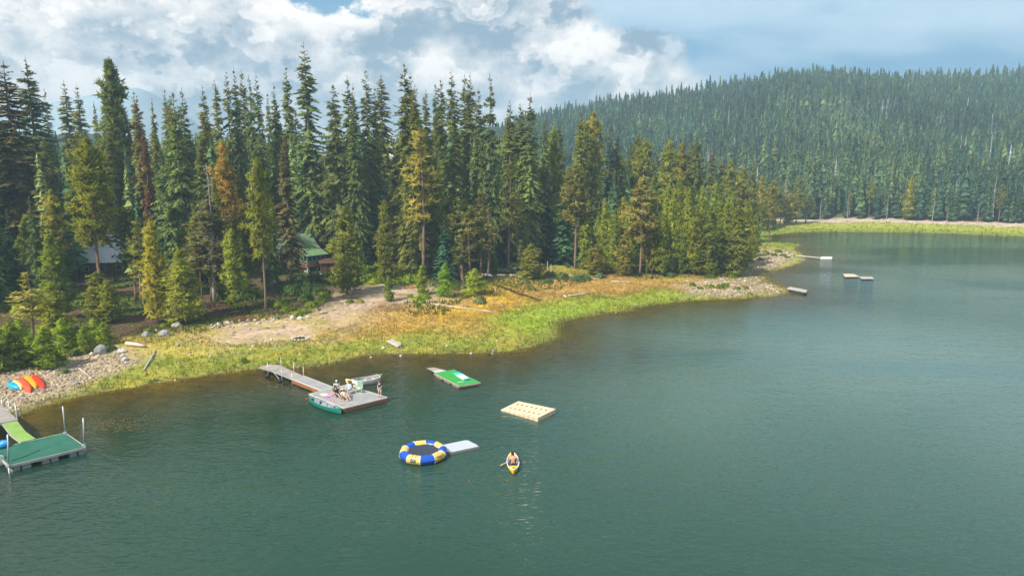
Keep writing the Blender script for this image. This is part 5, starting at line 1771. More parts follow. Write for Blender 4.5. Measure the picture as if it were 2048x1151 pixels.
M_ALU = material('worn_aluminium', (0.60, 0.62, 0.60), 0.5, 0.4, 0.12, 1.6, second=(0.48, 0.50, 0.49), metal=0.1)
M_ALUI = material('boat_inside', (0.42, 0.40, 0.37), 0.7, 0.3, 0.2, 1.5, second=(0.34, 0.29, 0.25))
M_CANOE = material('green_canoe_hull', (0.015, 0.22, 0.16), 0.4, 0.4, 0.06, 2)
M_CANI = material('canoe_inside', (0.30, 0.33, 0.40), 0.6, 0.3, 0.1, 2)
M_TANW = material('varnished_wood', (0.60, 0.34, 0.14), 0.5, 0.4, 0.12, 3, grain=(1, 1, 4))
rb, L = open_boat('rowboat', (759, 761), (703, 768.5), 0.0, 1.42, 0.62, (M_ALU, M_ALU, M_ALUI), 'dented grey aluminium rowboat floating behind the swim dock', 'boat', 0.80, lift=0.15)
L_RB = L
for x in (-1.25, 0.0, 1.05):
    w_ = 1.18 if x < 0.5 else 0.92
    MB().box((x * L / 3.9, 0, 0.43), (0.30, w_, 0.04)).build('bench', M_ALU, rb)
MB().box((-L / 2 + 0.06, 0, 0.46), (0.07, 1.0, 0.40)).build('transom', M_TANW, rb)
oar_ = MB().tube([(-L / 2 + 0.1, -0.35, 0.72), (0.6, 0.1, 0.58)], 0.03, 6)
oar_.box((-L / 2 - 0.12, -0.40, 0.74), (0.55, 0.16, 0.03), (0, 0.06, 0.2))
oar_o = oar_.build('oar', M_PALE)
oar_o.matrix_world = rb.matrix_basis.copy()
tag(oar_o, 'pale wooden oar lying across the stern of the grey rowboat', 'oar')

cn, L = open_boat('canoe', (682.5, 817.5), (617, 793), 0.0, 0.95, 0.50, (M_CANOE, M_CANOE, M_CANI), 'green canoe with grey inside tied along the swim dock', 'canoe', lift=0.52)
L_CN = L
for x in (-0.9, 0.15, 1.0):
    MB().box((x * L / 4.6, 0, 0.46), (0.10 if x == 0.15 else 0.26, 0.78, 0.03)).build('thwart', M_PALE if x == 0.15 else M_CANI, cn)
for s in (-1, 1):
    MB().add([(s * L * 0.495, 0, 0.645), (s * L * 0.38, -0.22, 0.56), (s * L * 0.38, 0.22, 0.56), (s * L * 0.495, 0, 0.62), (s * L * 0.38, -0.22, 0.535), (s * L * 0.38, 0.22, 0.535)],
             [(0, 1, 2), (5, 4, 3), (0, 3, 4, 1), (1, 4, 5, 2), (2, 5, 3, 0)]).build('end_deck', M_CANOE, cn)

M_KYEL = material('yellow_kayak', (0.88, 0.50, 0.03), 0.4, 0.4, 0.05, 2)
M_KWHI = material('kayak_white', (0.84, 0.82, 0.78), 0.4, 0.4, 0.05, 2)
M_KDRK = material('kayak_seat', (0.07, 0.065, 0.08), 0.7, 0.3, 0.15, 3)


def sit_kayak(label, stern_px, bow_px, z, W=0.86):
    e, L = open_boat('kayak', stern_px, bow_px, z, W, 0.34, (M_KYEL, M_KWHI, M_KWHI), label, 'kayak', 0.0, 0.06 if z < 0.2 else -0.01)
    for s in (-1, 1):
        rows = []
        for k_ in range(6):
            f = 0.50 + 0.45 * k_ / 5
            w_ = (1 - f ** 2.1) ** 0.85 * W / 2 * 0.86
            zz = 0.34 * (1 + 0.264 * f ** 2.5) + 0.012
            rows.append([(s * f * L / 2, y_ * w_, zz + 0.05 * (1 - y_ * y_)) for y_ in (-1, -0.5, 0, 0.5, 1)])
        MB().grid(rows).build('deck', M_KYEL, e, True)
    MB().box((-0.05, 0, 0.14), (L * 0.40, W * 0.52, 0.10)).build('seat_well', M_KDRK, e)
    MB().tube([(-L * 0.40, 0, 0.42), (-L * 0.40, 0, 0.455)], 0.09, 10).build('hatch_cap', M_KDRK, e, True)
    return e, L


ky1, _ = sit_kayak('yellow and white sit on top kayak lying on the back of the swim dock', (725, 780), (692, 765.5), ZD + 0.03)
ky2, LK = sit_kayak('yellow and white kayak paddled away by a bare backed person', (1027.3, 949), (1024.5, 911), 0.0, 0.92)

# white boat nosing in at the left edge
wb, L = open_boat('white_dinghy', (-70, 933), (11, 930), 0.0, 1.7, 0.60, (M_WHITEP, M_FLOATG, M_ALUI), 'white boat bow showing at the left edge below the green dock', 'boat', 0.85)
MB().box((0.3, 0, 0.42), (0.4, 1.4, 0.05)).build('bench', M_WHITEP, wb)
c_ = at(0, 886, ZL + 0.3)
tb = empty('swim_ring', (c_.x, c_.y, ZL), 0, 'blue and white inflatable seat on the far left of the green dock', 'inflatable')
MB().tube([(0.42 * math.cos(th), 0.42 * math.sin(th), 0.20) for th in [2 * math.pi * j / 20 for j in range(20)]], 0.19, 10, True).build('ring', material('bright_blue_pvc', (0.01, 0.30, 0.72), 0.35, 0.5, 0.05), tb, True)
MB().tube([(0, 0, 0.10), (0, 0, 0.26)], [0.30, 0.27], 16).build('seat', M_WHITEP, tb, True)

# kayaks pulled up on the gravel, keel up
def beached(label, c_px, tip_px, W, mat, H=0.36, roll=0.0):
    P = land(*c_px)
    tip = land(*tip_px)
    d = Vector((tip.x - P.x, tip.y - P.y, 0))
    L = d.length * 2
    rows = []
    for i in range(19):
        t_ = -1 + 2 * i / 18
        w = max(0.03, (1 - abs(t_) ** 2.3) ** 0.8) * W / 2
        h_ = H * (0.35 + 0.65 * (1 - abs(t_) ** 3))
        rows.append([(t_ * L / 2, math.copysign(abs(math.cos(a_)) ** 0.7, math.cos(a_)) * w, max(0.0, math.sin(a_)) ** 0.8 * h_ + (0.05 * abs(t_) ** 2) - (0.08 if math.sin(a_) < 0.01 and math.cos(a_) < 2 else 0)
                      if math.sin(a_) >= -0.01 else 0.02) for a_ in [math.pi * j / 12 for j in range(13)]])
    e = empty('kayak', P + Vector((0, 0, 0.03)), math.atan2(d.y, d.x), label, 'kayak')
    slope = math.atan2(tip.z - P.z, d.length)
    e.rotation_euler = (roll, -slope, math.atan2(d.y, d.x))
    MB().grid(rows).add([r[0] for r in rows] + [r[-1] for r in rows], [(i, i + 1, 19 + i + 1, 19 + i) for i in range(18)]).build('hull', mat, e, True)
    ke = MB().tube([Vector(r[6]) + Vector((0, 0, 0.004)) for r in rows[2:-2]], 0.018, 5).build('keel_strip', mat, e, True)
    for s in (-1, 1):
        MB().tube([(s * L * 0.46, 0, 0.19), (s * L * 0.46, 0, 0.25)], 0.05, 8).build('end_grip', M_BLACK, e, True)
    return e


beached('bright blue kayak lying keel up, lowest of the beached row', (27.5, 775), (16, 769), 0.80, material('blue_kayak', (0.01, 0.38, 0.68), 0.35, 0.5, 0.05))
beached('cream yellow kayak mostly covered by the blue one', (35, 772), (26, 765), 0.75, material('cream_kayak', (0.78, 0.62, 0.24), 0.4, 0.4, 0.05))
beached('orange red kayak beside the cream one in the beached row', (50, 770.5), (39, 757.5), 0.80, material('orange_red_kayak', (0.72, 0.11, 0.04), 0.4, 0.4, 0.05))
beached('orange yellow kayak between the two red ones on the beach', (62, 767), (51.5, 754), 0.80, material('orange_kayak', (0.86, 0.40, 0.01), 0.4, 0.4, 0.05))
beached('scarlet kayak, last of the beached row towards the rocks', (77.5, 766), (66, 751.5), 0.80, material('scarlet_kayak', (0.75, 0.045, 0.015), 0.4, 0.4, 0.05))

# hardware of the swim dock: cleats and the canoe's painter
for f in (0.12, 0.88):
    q = dock_edge[0].lerp(dock_edge[1], f)
    cl = MB().box(q + Vector((0.12, 0.12, 0.03)), (0.05, 0.05, 0.06)).tube([q + Vector((0.02, 0.06, 0.07)), q + Vector((0.22, 0.18, 0.07))], 0.018, 6)
    cl.build('cleat', M_GALV, dock)
q = dock_edge[0].lerp(dock_edge[1], 0.12) + Vector((0.12, 0.12, 0.06))
bow_ = cn.matrix_basis @ Vector((L_CN * 0.47, 0, 0.62))
tag(MB().tube([q, q.lerp(bow_, 0.5) - Vector((0, 0, 0.10)), bow_], 0.018, 5).build('painter_rope', M_PALE, None, True), 'pale painter rope from the canoe bow to the swim dock', 'rope')
q = at(700, 768.5, ZD + 0.03)
bow_ = rb.matrix_basis @ Vector((L_RB * 0.48, 0, 0.70))
tag(MB().tube([q, q.lerp(bow_, 0.5) - Vector((0, 0, 0.12)), bow_], 0.018, 5).build('painter_rope', M_PALE, None, True), 'pale painter rope from the rowboat bow to the back of the swim dock', 'rope')

# ------------------------------------------------------------------ people
SKIN = material('skin', (0.66, 0.38, 0.26), 0.6, 0.3, 0.06, 6)
HAIRD = material('dark_hair', (0.025, 0.017, 0.014), 0.7, 0.3, 0.2, 8)
HAIRR = material('auburn_hair', (0.20, 0.07, 0.025), 0.7, 0.3, 0.2, 8)


def cloth(name, c):
    return material(name, c, 0.9, 0.1, 0.12, 5)


def skin_obj(name, joints, bones, radii, mat, parent, root=0, sub=2):
    me = bpy.data.meshes.new(name)
    names = list(joints)
    ix = {n_: i for i, n_ in enumerate(names)}
    me.from_pydata([tuple(joints[n_]) for n_ in names], [(ix[a], ix[b]) for a, b in bones], [])
    me.materials.append(mat)
    o = link(bpy.data.objects.new(name, me), parent)
    md = o.modifiers.new('skin', 'SKIN')
    md.use_smooth_shade = True
    sv = me.skin_vertices[0].data
    for n_, i in ix.items():
        r = radii.get(n_, 0.05)
        sv[i].radius = r if isinstance(r, tuple) else (r, r)
        sv[i].use_root = (i == root)
    sb = o.modifiers.new('smooth', 'SUBSURF')
    sb.levels = sb.render_levels = sub
    return o


def person(label, loc, rz, J, top=None, bottom=None, hair=None, hat=None, long_sleeves=False, long_legs=False, scale=1.0, shoes=None):
    """J: joint positions; the figure faces +y.  One continuous skinned body, clothes as children"""
    e = empty('person', loc, rz, label, 'person')
    e.scale = (scale,) * 3
    V = {k: Vector(v) for k, v in J.items()}
    pel, chest, neck, head = V['pelvis'], V['chest'], V['neck'], V['head']
    up = (head - neck).normalized()
    face = V.get('face', Vector((0, 1, 0)))
    joints = {'pelvis': pel, 'waist': pel.lerp(chest, 0.5), 'chest': chest, 'neck': neck, 'jaw': neck.lerp(head, 0.55), 'head': head, 'crown': head + up * 0.10, 'nose': head + face * 0.105 - up * 0.03}
    rad = {'pelvis': (0.15, 0.12), 'waist': (0.13, 0.10), 'chest': (0.16, 0.11), 'neck': 0.058, 'jaw': 0.062, 'head': (0.082, 0.095), 'crown': 0.06, 'nose': 0.016}
    bones = [('pelvis', 'waist'), ('waist', 'chest'), ('chest', 'neck'), ('neck', 'jaw'), ('jaw', 'head'), ('head', 'crown'), ('head', 'nose')]
    for s in ('l', 'r'):
        for n_, r in (('shoulder', 0.062), ('elbow', 0.044), ('wrist', 0.032), ('hip', 0.088), ('knee', 0.06), ('ankle', 0.042), ('toe', 0.035)):
            joints[s + n_] = V[s + n_]; rad[s + n_] = r
        sg = -1 if s == 'l' else 1
        w, el = V[s + 'wrist'], V[s + 'elbow']
        d = (w - el).normalized()
        sd = d.cross(Vector((0.3, 0.2, 1))).normalized() * sg
        palm = w + d * 0.08
        joints[s + 'palm'] = palm; rad[s + 'palm'] = (0.036, 0.020)
        bones += [('chest', s + 'shoulder'), (s + 'shoulder', s + 'elbow'), (s + 'elbow', s + 'wrist'), (s + 'wrist', s + 'palm'),
                  ('pelvis', s + 'hip'), (s + 'hip', s + 'knee'), (s + 'knee', s + 'ankle'), (s + 'ankle', s + 'toe')]
        for k in range(4):
            ln = (0.085, 0.095, 0.09, 0.07)[k]
            joints[f'{s}finger{k}'] = palm + d * ln + sd * (0.022 * (k - 1.5)) + Vector((0, 0, -0.02)); rad[f'{s}finger{k}'] = 0.009
            bones.append((s + 'palm', f'{s}finger{k}'))
        joints[s + 'thumb'] = w + d * 0.07 - sd * 0.06; rad[s + 'thumb'] = 0.010
        bones.append((s + 'wrist', s + 'thumb'))
    skin_obj('body', joints, bones, rad, SKIN, e)
    if top:
        j = {'pelvis': pel.lerp(chest, 0.05), 'waist': pel.lerp(chest, .5), 'chest': chest, 'collar': chest.lerp(neck, 0.62)}
        r = {'pelvis': (0.175, 0.145), 'waist': (0.155, 0.125), 'chest': (0.185, 0.135), 'collar': 0.08}
        b = [('pelvis', 'waist'), ('waist', 'chest'), ('chest', 'collar')]
        for s in ('l', 'r'):
            j[s + 's'] = V[s + 'shoulder']; r[s + 's'] = 0.082
            j[s + 'e'] = V[s + 'shoulder'].lerp(V[s + 'elbow'], 1.0 if long_sleeves else 0.75); r[s + 'e'] = 0.064
            b += [('chest', s + 's'), (s + 's', s + 'e')]
            if long_sleeves:
                j[s + 'w'] = V[s + 'elbow'].lerp(V[s + 'wrist'], 0.9); r[s + 'w'] = 0.046
                b.append((s + 'e', s + 'w'))
        skin_obj('shirt', j, b, r, top, e)
    if bottom:
        j = {'pelvis': pel, 'up': pel.lerp(chest, 0.15)}
        r = {'pelvis': (0.168, 0.14), 'up': (0.155, 0.125)}
        b = [('pelvis', 'up')]
        for s in ('l', 'r'):
            j[s + 'h'] = V[s + 'hip']; r[s + 'h'] = 0.112
            j[s + 'k'] = V[s + 'hip'].lerp(V[s + 'knee'], 1.0 if long_legs else 0.85); r[s + 'k'] = 0.088
            b += [('pelvis', s + 'h'), (s + 'h', s + 'k')]
            if long_legs:
                j[s + 'a'] = V[s + 'knee'].lerp(V[s + 'ankle'], 0.92); r[s + 'a'] = 0.066
                b.append((s + 'k', s + 'a'))
        skin_obj('trousers' if long_legs else 'shorts', j, b, r, bottom, e)
    if hair:
        skin_obj('hair', {'a': head + up * 0.055 - face * 0.035, 'b': head - face * 0.07 - up * 0.02, 'c': head + up * 0.09 + face * 0.02},
                 [('a', 'b'), ('a', 'c')], {'a': 0.108, 'b': 0.085, 'c': 0.075}, hair, e)
    if hat:
        kind, hm_ = hat
        base = head + up * 0.075
        mb = MB()
        q = Vector((0, 0, 1)).rotation_difference(up)
        if kind == 'cap':
            rows = [[base + q @ Vector((0.115 * math.cos(p_) * math.cos(a), 0.115 * math.cos(p_) * math.sin(a), 0.115 * math.sin(p_))) for a in [2 * math.pi * i / 14 for i in range(15)]]
                    for p_ in [math.pi / 2 * k / 4 for k in range(5)]]
            mb.grid(rows)
            pk_ = base + face * 0.14
            mb.box(pk_, (0.15, 0.13, 0.015))
        else:
            prof_ = [(0.27, -0.03), (0.20, 0.0), (0.115, 0.01), (0.108, 0.09), (0.07, 0.12), (0.0, 0.125)]
            mb.grid([[base + q @ Vector((r_ * math.cos(a), r_ * math.sin(a), z_)) for a in [2 * math.pi * i / 18 for i in range(19)]] for r_, z_ in prof_])
        mb.build('hat', hm_, e, True)
    if shoes:
        for s in ('l', 'r'):
            skin_obj('shoe', {'a': V[s + 'ankle'] - Vector((0, 0, 0.035)), 'b': V[s + 'toe']}, [('a', 'b')], {'a': 0.052, 'b': 0.046}, shoes, e)
    return e


def pose(pel, chest, neck, head, arm_l, arm_r, leg_l, leg_r, face=(0, 1, 0)):
    c = Vector(chest)
    j = {'pelvis': pel, 'chest': chest, 'neck': neck, 'head': head, 'face': face}
    for s, arm, leg, sg in (('l', arm_l, leg_l, -1), ('r', arm_r, leg_r, 1)):
        j[s + 'shoulder'], j[s + 'elbow'], j[s + 'wrist'] = arm
        j[s + 'hip'], j[s + 'knee'], j[s + 'ankle'], j[s + 'toe'] = leg
    return j


STAND = pose((0, 0, 0.92), (0, 0.02, 1.28), (0, 0.01, 1.46), (0, 0.06, 1.60),
             ((-0.20, 0, 1.40), (-0.25, 0.02, 1.12), (-0.10, 0.20, 0.98)), ((0.20, 0, 1.40), (0.25, 0.02, 1.12), (0.10, 0.20, 0.98)),
             ((-0.10, 0, 0.88), (-0.13, 0.03, 0.48), (-0.14, 0, 0.08), (-0.17, 0.16, 0.035)), ((0.10, 0, 0.88), (0.13, 0.03, 0.48), (0.15, -0.02, 0.08), (0.19, 0.14, 0.035)),
             (0, 0.85, -0.45))
SIT = pose((0, 0, 0.42), (0, -0.07, 0.80), (0, -0.08, 0.98), (0, -0.04, 1.13),
           ((-0.20, -0.07, 0.91), (-0.28, 0.04, 0.66), (-0.20, 0.28, 0.58)), ((0.20, -0.07, 0.91), (0.28, 0.04, 0.66), (0.18, 0.28, 0.60)),
           ((-0.10, 0.04, 0.42), (-0.14, 0.44, 0.47), (-0.13, 0.46, 0.08), (-0.15, 0.62, 0.035)), ((0.10, 0.04, 0.42), (0.14, 0.44, 0.47), (0.15, 0.50, 0.08), (0.18, 0.66, 0.035)))
LOUNGE = pose((0, 0, 0.26), (0, -0.24, 0.54), (0, -0.34, 0.69), (0, -0.36, 0.84),
              ((-0.20, -0.30, 0.62), (-0.30, -0.10, 0.44), (-0.24, 0.18, 0.42)), ((0.20, -0.30, 0.62), (0.30, -0.10, 0.44), (0.24, 0.18, 0.42)),
              ((-0.10, 0.04, 0.27), (-0.14, 0.44, 0.40), (-0.12, 0.82, 0.12), (-0.14, 0.92, 0.20)), ((0.10, 0.04, 0.27), (0.13, 0.46, 0.36), (0.13, 0.86, 0.11), (0.15, 0.97, 0.20)))
PADDLE = pose((0, 0, 0.20), (0, 0.04, 0.56), (0, 0.06, 0.74), (-0.02, 0.12, 0.88),
              ((-0.21, 0.04, 0.67), (-0.34, 0.16, 0.46), (-0.36, 0.36, 0.36)), ((0.21, 0.04, 0.67), (0.33, 0.12, 0.44), (0.16, 0.34, 0.42)),
              ((-0.10, 0.05, 0.20), (-0.20, 0.46, 0.36), (-0.15, 0.82, 0.20), (-0.16, 0.94, 0.27)), ((0.10, 0.05, 0.20), (0.20, 0.46, 0.36), (0.15, 0.82, 0.20), (0.16, 0.94, 0.27)))


def on_deck(u, v):
    return at(u, v, ZD + 0.004)


person('person standing at the dock corner in a navy shirt and khaki shorts, looking down', on_deck(760.5, 794), math.radians(150), STAND,
       cloth('navy_shirt', (0.035, 0.06, 0.12)), cloth('khaki_shorts', (0.74, 0.68, 0.56)), HAIRR, None, shoes=cloth('sandals', (0.40, 0.20, 0.12)))


def low_chair(u, v, rz, fabric, frame, label, back=0.75, seat_h=0.20):
    e = empty('lounge_chair', on_deck(u, v), rz, label, 'chair')
    MB().add([(-.27, .22, seat_h + .06), (.27, .22, seat_h + .06), (.27, -.16, seat_h - .03), (-.27, -.16, seat_h - .03),
              (-.27, .22, seat_h + .04), (.27, .22, seat_h + .04), (.27, -.16, seat_h - .05), (-.27, -.16, seat_h - .05)],
             [(0, 3, 2, 1), (4, 5, 6, 7), (0, 1, 5, 4), (1, 2, 6, 5), (2, 3, 7, 6), (3, 0, 4, 7)]).build('seat', fabric, e)
    MB().add([(-.27, -.16, seat_h - .03), (.27, -.16, seat_h - .03), (.27, -.56, back), (-.27, -.56, back),
              (-.27, -.19, seat_h - .03), (.27, -.19, seat_h - .03), (.27, -.59, back), (-.27, -.59, back)],
             [(0, 3, 2, 1), (4, 5, 6, 7), (0, 1, 5, 4), (1, 2, 6, 5), (2, 3, 7, 6), (3, 0, 4, 7)]).build('backrest', fabric, e)
    for s in (-1, 1):
        MB().tube([(s * .30, .32, 0.02), (s * .30, -.60, back)], 0.022, 6).build('leg', frame, e)
        MB().tube([(s * .30, -.62, 0.02), (s * .30, .20, seat_h + .24)], 0.022, 6).build('leg', frame, e)
        MB().box((s * .31, -.10, seat_h + .25), (.07, .55, .03)).build('armrest', frame, e)
    return e


F_BLUE, F_GREEN, F_MINT, F_DARK = cloth('blue_canvas', (0.05, 0.19, 0.40)), cloth('green_canvas', (0.08, 0.30, 0.24)), cloth('mint_canvas', (0.34, 0.66, 0.50)), cloth('slate_canvas', (0.10, 0.17, 0.22))
low_chair(690, 797.5, math.radians(-138), F_BLUE, M_TANW, 'low wooden sling chair with blue canvas nearest the canoe')
low_chair(675, 792.5, math.radians(-138), F_GREEN, M_TANW, 'low wooden sling chair with green canvas beside the pink towel')
person('person lounging in a wide straw hat on the blue sling chair', on_deck(690, 797.5), math.radians(-138), LOUNGE, cloth('cream_top', (0.72, 0.66, 0.58)), cloth('tan_shorts', (0.42, 0.34, 0.27)), HAIRR,
       ('straw', cloth('straw', (0.72, 0.50, 0.22))))
person('dark haired person lounging on the green sling chair', on_deck(675, 792.5), math.radians(-138), LOUNGE, cloth('black_swimsuit', (0.03, 0.03, 0.035)), cloth('black_trunks', (0.03, 0.03, 0.035)), HAIRD)


def camp_chair(u, v, rz, fabric, label, H=0.95):
    e = empty('camp_chair', on_deck(u, v), rz, label, 'chair')
    MB().box((0, 0.0, 0.42), (0.50, 0.46, 0.03)).build('seat', fabric, e)
    MB().box((0, -0.27, 0.42 + (H - 0.42) / 2 + 0.08), (0.50, 0.03, H - 0.50), (-0.14, 0, 0)).build('backrest', fabric, e)
    for s in (-1, 1):
        MB().tube([(s * .27, .24, 0.02), (s * .27, .24, 0.60), (s * .27, -.24, 0.62)], 0.016, 6).build('leg', M_WHITEP, e)
        MB().tube([(s * .27, -.22, 0.02), (s * .27, -.22, 0.45), (s * .27, -.36, H)], 0.016, 6).build('leg', M_WHITEP, e)
    MB().tube([(-.27, .24, 0.02), (.27, .24, 0.02)], 0.016, 6).build('foot_bar', M_WHITEP, e)
    return e


camp_chair(674, 785.5, math.radians(196), F_DARK, 'dark folding chair under the person in the white cap')
person('person in a white cap and pale grey shirt sitting at the back of the group', on_deck(674, 785.5), math.radians(196), SIT, cloth('pale_grey_shirt', (0.60, 0.60, 0.62)), cloth('slate_shorts', (0.12, 0.20, 0.26)), HAIRR,
       ('cap', M_WHITEP))
camp_chair(698.5, 786.5, math.radians(160), F_DARK, 'dark folding chair under the person in the light blue shirt')
person('person in a light blue shirt with auburn hair sitting and facing the lake', on_deck(698.5, 786.5), math.radians(160), SIT, cloth('light_blue_shirt', (0.58, 0.66, 0.78)), cloth('white_shorts', (0.66, 0.68, 0.74)), HAIRR, None, True)
camp_chair(719, 785, math.radians(178), F_MINT, 'empty white framed folding chair with a mint green back', 1.05)
t_ = on_deck(719, 785) + Vector((0, -0.05, 0.44))
o = MB().box((0, 0, 0.06), (0.42, 0.36, 0.10), None, 0.7).build('bundle', cloth('white_towel', (0.70, 0.72, 0.82)), None, True, 0.03)
o.location = t_
tag(o, 'crumpled white towel lying on the seat of the mint green chair', 'towel')


def flat_cloth(name, px, mat, label, lift=0.02, seed=1):
    q = pts(px, ZD + lift)
    n_ = 9
    rows = []
    for i in range(n_):
        row = []
        for j in range(n_):
            p_ = q[0].lerp(q[1], i / (n_ - 1)).lerp(q[3].lerp(q[2], i / (n_ - 1)), j / (n_ - 1))
            row.append(p_ + Vector((0, 0, 0.05 * float(vnoise(p_.x * 4, p_.y * 4, seed)))))
        rows.append(row)
    o = MB().grid(rows).build(name, mat, None, True)
    return tag(o, label, 'towel')


flat_cloth('beach_towel', [(638, 788), (648, 785.8), (657, 789), (646, 792.6)], cloth('cream_towel', (0.80, 0.66, 0.58)), 'cream towel spread on the deck corner above the canoe')
flat_cloth('beach_towel', [(646, 794.8), (662, 786), (668, 789.5), (660, 793.2)], cloth('pink_towel', (0.82, 0.30, 0.66)), 'bright pink towel spread beside the cream towel', 0.03, 2)
for u, v, lab, c in ((670, 800.5, 'orange sandals on the deck below the green sling chair', (0.80, 0.33, 0.10)), (684, 807.5, 'orange sandals on the deck near the canoe end', (0.82, 0.40, 0.14))):
    e = empty('sandals', on_deck(u, v), 0.4, lab, 'sandals')
    mt = cloth('sandal_foam', c)
    for s in (-1, 1):
        MB().box((s * 0.09, 0, 0.02), (0.10, 0.27, 0.035), (0, 0, s * 0.2)).build('sandal', mt, e)
# the kayaker
kz = ky2.rotation_euler.z
kp = ky2.matrix_basis @ Vector((-0.30, 0, 0.0))
person('bare backed dark haired person in dark shorts paddling the kayak away', (kp.x, kp.y, kp.z + 0.11), kz - math.pi / 2, PADDLE, None, cloth('dark_trunks', (0.05, 0.055, 0.09)), HAIRD, None, scale=1.04)
pd_ = MB().tube([(0.12, -0.55, 0.46), (0.12, 0.75, 0.36)], 0.02, 6)
pad = empty('paddle', (kp.x, kp.y, kp.z), kz, 'paddle held across the kayak with its blade dipping on the left side', 'paddle')
ps, pe = Vector((0.62, -0.20, 0.52)), Vector((0.12, 0.62, 0.30))
MB().tube([ps, pe], 0.02, 6).build('shaft', M_WHITEP, pad)
dd = (pe - ps).normalized()
for b_, sg in ((pe, 1),):
    mb = MB()
    rows = [[b_ + dd * sg * (0.45 * k / 6) + Vector((w_ * 0.10 * math.sin(math.pi * (0.12 + 0.80 * k / 6)) , 0, 0.015 * w_ * w_)) for w_ in (-1, 0, 1)] for k in range(7)]
    rows2 = [[q - Vector((0, 0, 0.012)) for q in r] for r in rows]
    mb.grid(rows).grid(rows2).build('blade', M_TANW, pad, True)

# ------------------------------------------------------------------ rocks, logs and small things on the shore
M_ROCK = material('granite', (0.36, 0.345, 0.335), 0.9, 0.2, 0.2, 1.6, bump=0.05, second=(0.24, 0.23, 0.225))
M_ROCKP = material('pale_granite', (0.56, 0.52, 0.47), 0.9, 0.2, 0.18, 1.8, bump=0.05, second=(0.42, 0.38, 0.35))
M_LOGG = material('driftwood', (0.60, 0.54, 0.46), 0.9, 0.1, 0.18, 1.4, second=(0.42, 0.37, 0.32), grain=(0.3, 1, 1))


def rock_mesh(seed, sub=2):
    bm = bmesh.new()
    bmesh.ops.create_icosphere(bm, subdivisions=sub, radius=1.0)
    r = random.Random(seed)
    dirs = [Vector((r.gauss(0, 1), r.gauss(0, 1), r.gauss(0, 1))).normalized() for _ in range(11)]
    for v in bm.verts:
        k = 1.0
        for d in dirs:
            s = v.co.dot(d)
            if s > 0.70:
                k = min(k, 0.70 / s * (1 + 0.05 * r.random()))
        v.co *= k * (1 + 0.05 * r.uniform(-1, 1))
        v.co.z *= 0.78
    me = bpy.data.meshes.new('rock')
    bm.to_mesh(me); bm.free()
    return me


ROCKS = []
for i in range(5):
    for mt in (M_ROCK, M_ROCKP):
        me = rock_mesh(500 + i)
        me.materials.append(mt)
        ROCKS.append(me)


def rock_px(u, v, w, pale, label, group=None, h=1.0):
    P = land(u, v)
    r = w / 2 * P.y / FPX
    o = link(bpy.data.objects.new('boulder', rt.choice(ROCKS[1::2] if pale else ROCKS[0::2])))
    o.location = P + Vector((0, 0, r * 0.35 * h))
    o.scale = (r, r * rt.uniform(0.8, 1.1), r * h)
    o.rotation_euler = (rt.uniform(-.2, .2), rt.uniform(-.2, .2), rt.uniform(0, 6.28))
    return tag(o, label, 'boulder', group)


rock_px(201, 707, 30, False, 'largest grey boulder on the left bank', None, 1.25)
rock_px(184, 710, 13, True, 'small pale rock leaning on the largest grey boulder')
rock_px(294, 672, 21, False, 'left of the two big grey boulders on the bank', None, 0.95)
rock_px(328, 672, 29, False, 'right and wider of the two big grey boulders on the bank', None, 0.85)
rock_px(312, 662, 8, True, 'small pale stone behind the gap between the two big boulders')
rock_px(353, 652, 24, True, 'tan rock heap above the wider grey boulder', None, 0.7)
rock_px(244, 704, 25, True, 'long flat pale slab below the white log', None, 0.5)
rock_px(250, 721, 15, True, 'pale rounded stone in the middle of the pale stone row')
rock_px(245, 713, 12, True, 'pale stone at the top of the pale stone row')
rock_px(253, 727, 9, True, 'small pale stone at the foot of the pale stone row', None, 0.6)
rock_px(270, 731, 9, True, 'flat white stone on the grass right of the pale stone row', None, 0.4)
rock_px(146, 743, 12, False, 'brown grey stone on the gravel above two flat stones')
rock_px(145, 758, 13, False, 'light grey stone, middle one of three on the gravel', None, 0.7)
rock_px(152, 769, 17, False, 'flat dark grey stone nearest the water on the gravel', None, 0.6)
rock_px(201, 754, 8, False, 'small lone grey stone on the grass of the left bank')
rock_px(986, 704, 9, False, 'light grey boulder at the water edge below the meadow', None, 1.2)
rock_px(802, 713, 8, True, 'small pale rock standing in the water near the plank raft')
rock_px(742, 716, 6, True, 'tiny pale stone in the shallows left of the plank raft')
rock_px(585, 638, 14, True, 'upright white stone at the sand edge below the cabin', None, 1.2)
rock_px(600, 640, 16, True, 'white stone beside the upright one below the cabin')
rock_px(616, 636, 13, True, 'white stone at the right of three below the cabin', None, 0.9)
for i in range(40):
    u = rt.uniform(420, 560); v = 655 - (u - 420) * 0.12 + rt.uniform(-7, 5)
    rock_px(u, v, rt.uniform(4, 12), rt.random() < 0.6, 'stone in the broken row along the upper edge of the sand', 'stones along the sand edge', 0.7)
for i in range(26):
    rock_px(rt.uniform(1360, 1520), rt.uniform(558, 590), rt.uniform(4, 9), True, 'pale stone lying on the near side of the stony point', 'stones on the stony point', 0.7)


def log_px(p, q, r, mat, label, lift=0.0, group=None, cat='log', sag=0.0, lz=None):
    a, b = land(*p), land(*q)
    if lz is not None:
        a.z += lz[0]; b.z += lz[1]
    a.z += r + lift; b.z += r + lift
    m = a.lerp(b, 0.5) + Vector((rt.uniform(-.05, .05), rt.uniform(-.05, .05), -sag))
    m2 = a.lerp(b, 0.8) + Vector((rt.uniform(-.04, .04), rt.uniform(-.04, .04), -sag * 0.5))
    mb = MB().tube([a, m, m2, b], [r, r * 0.92, r * 0.8, r * 0.62], 8)
    return tag(mb.build('log', mat, None, True), label, cat, group)


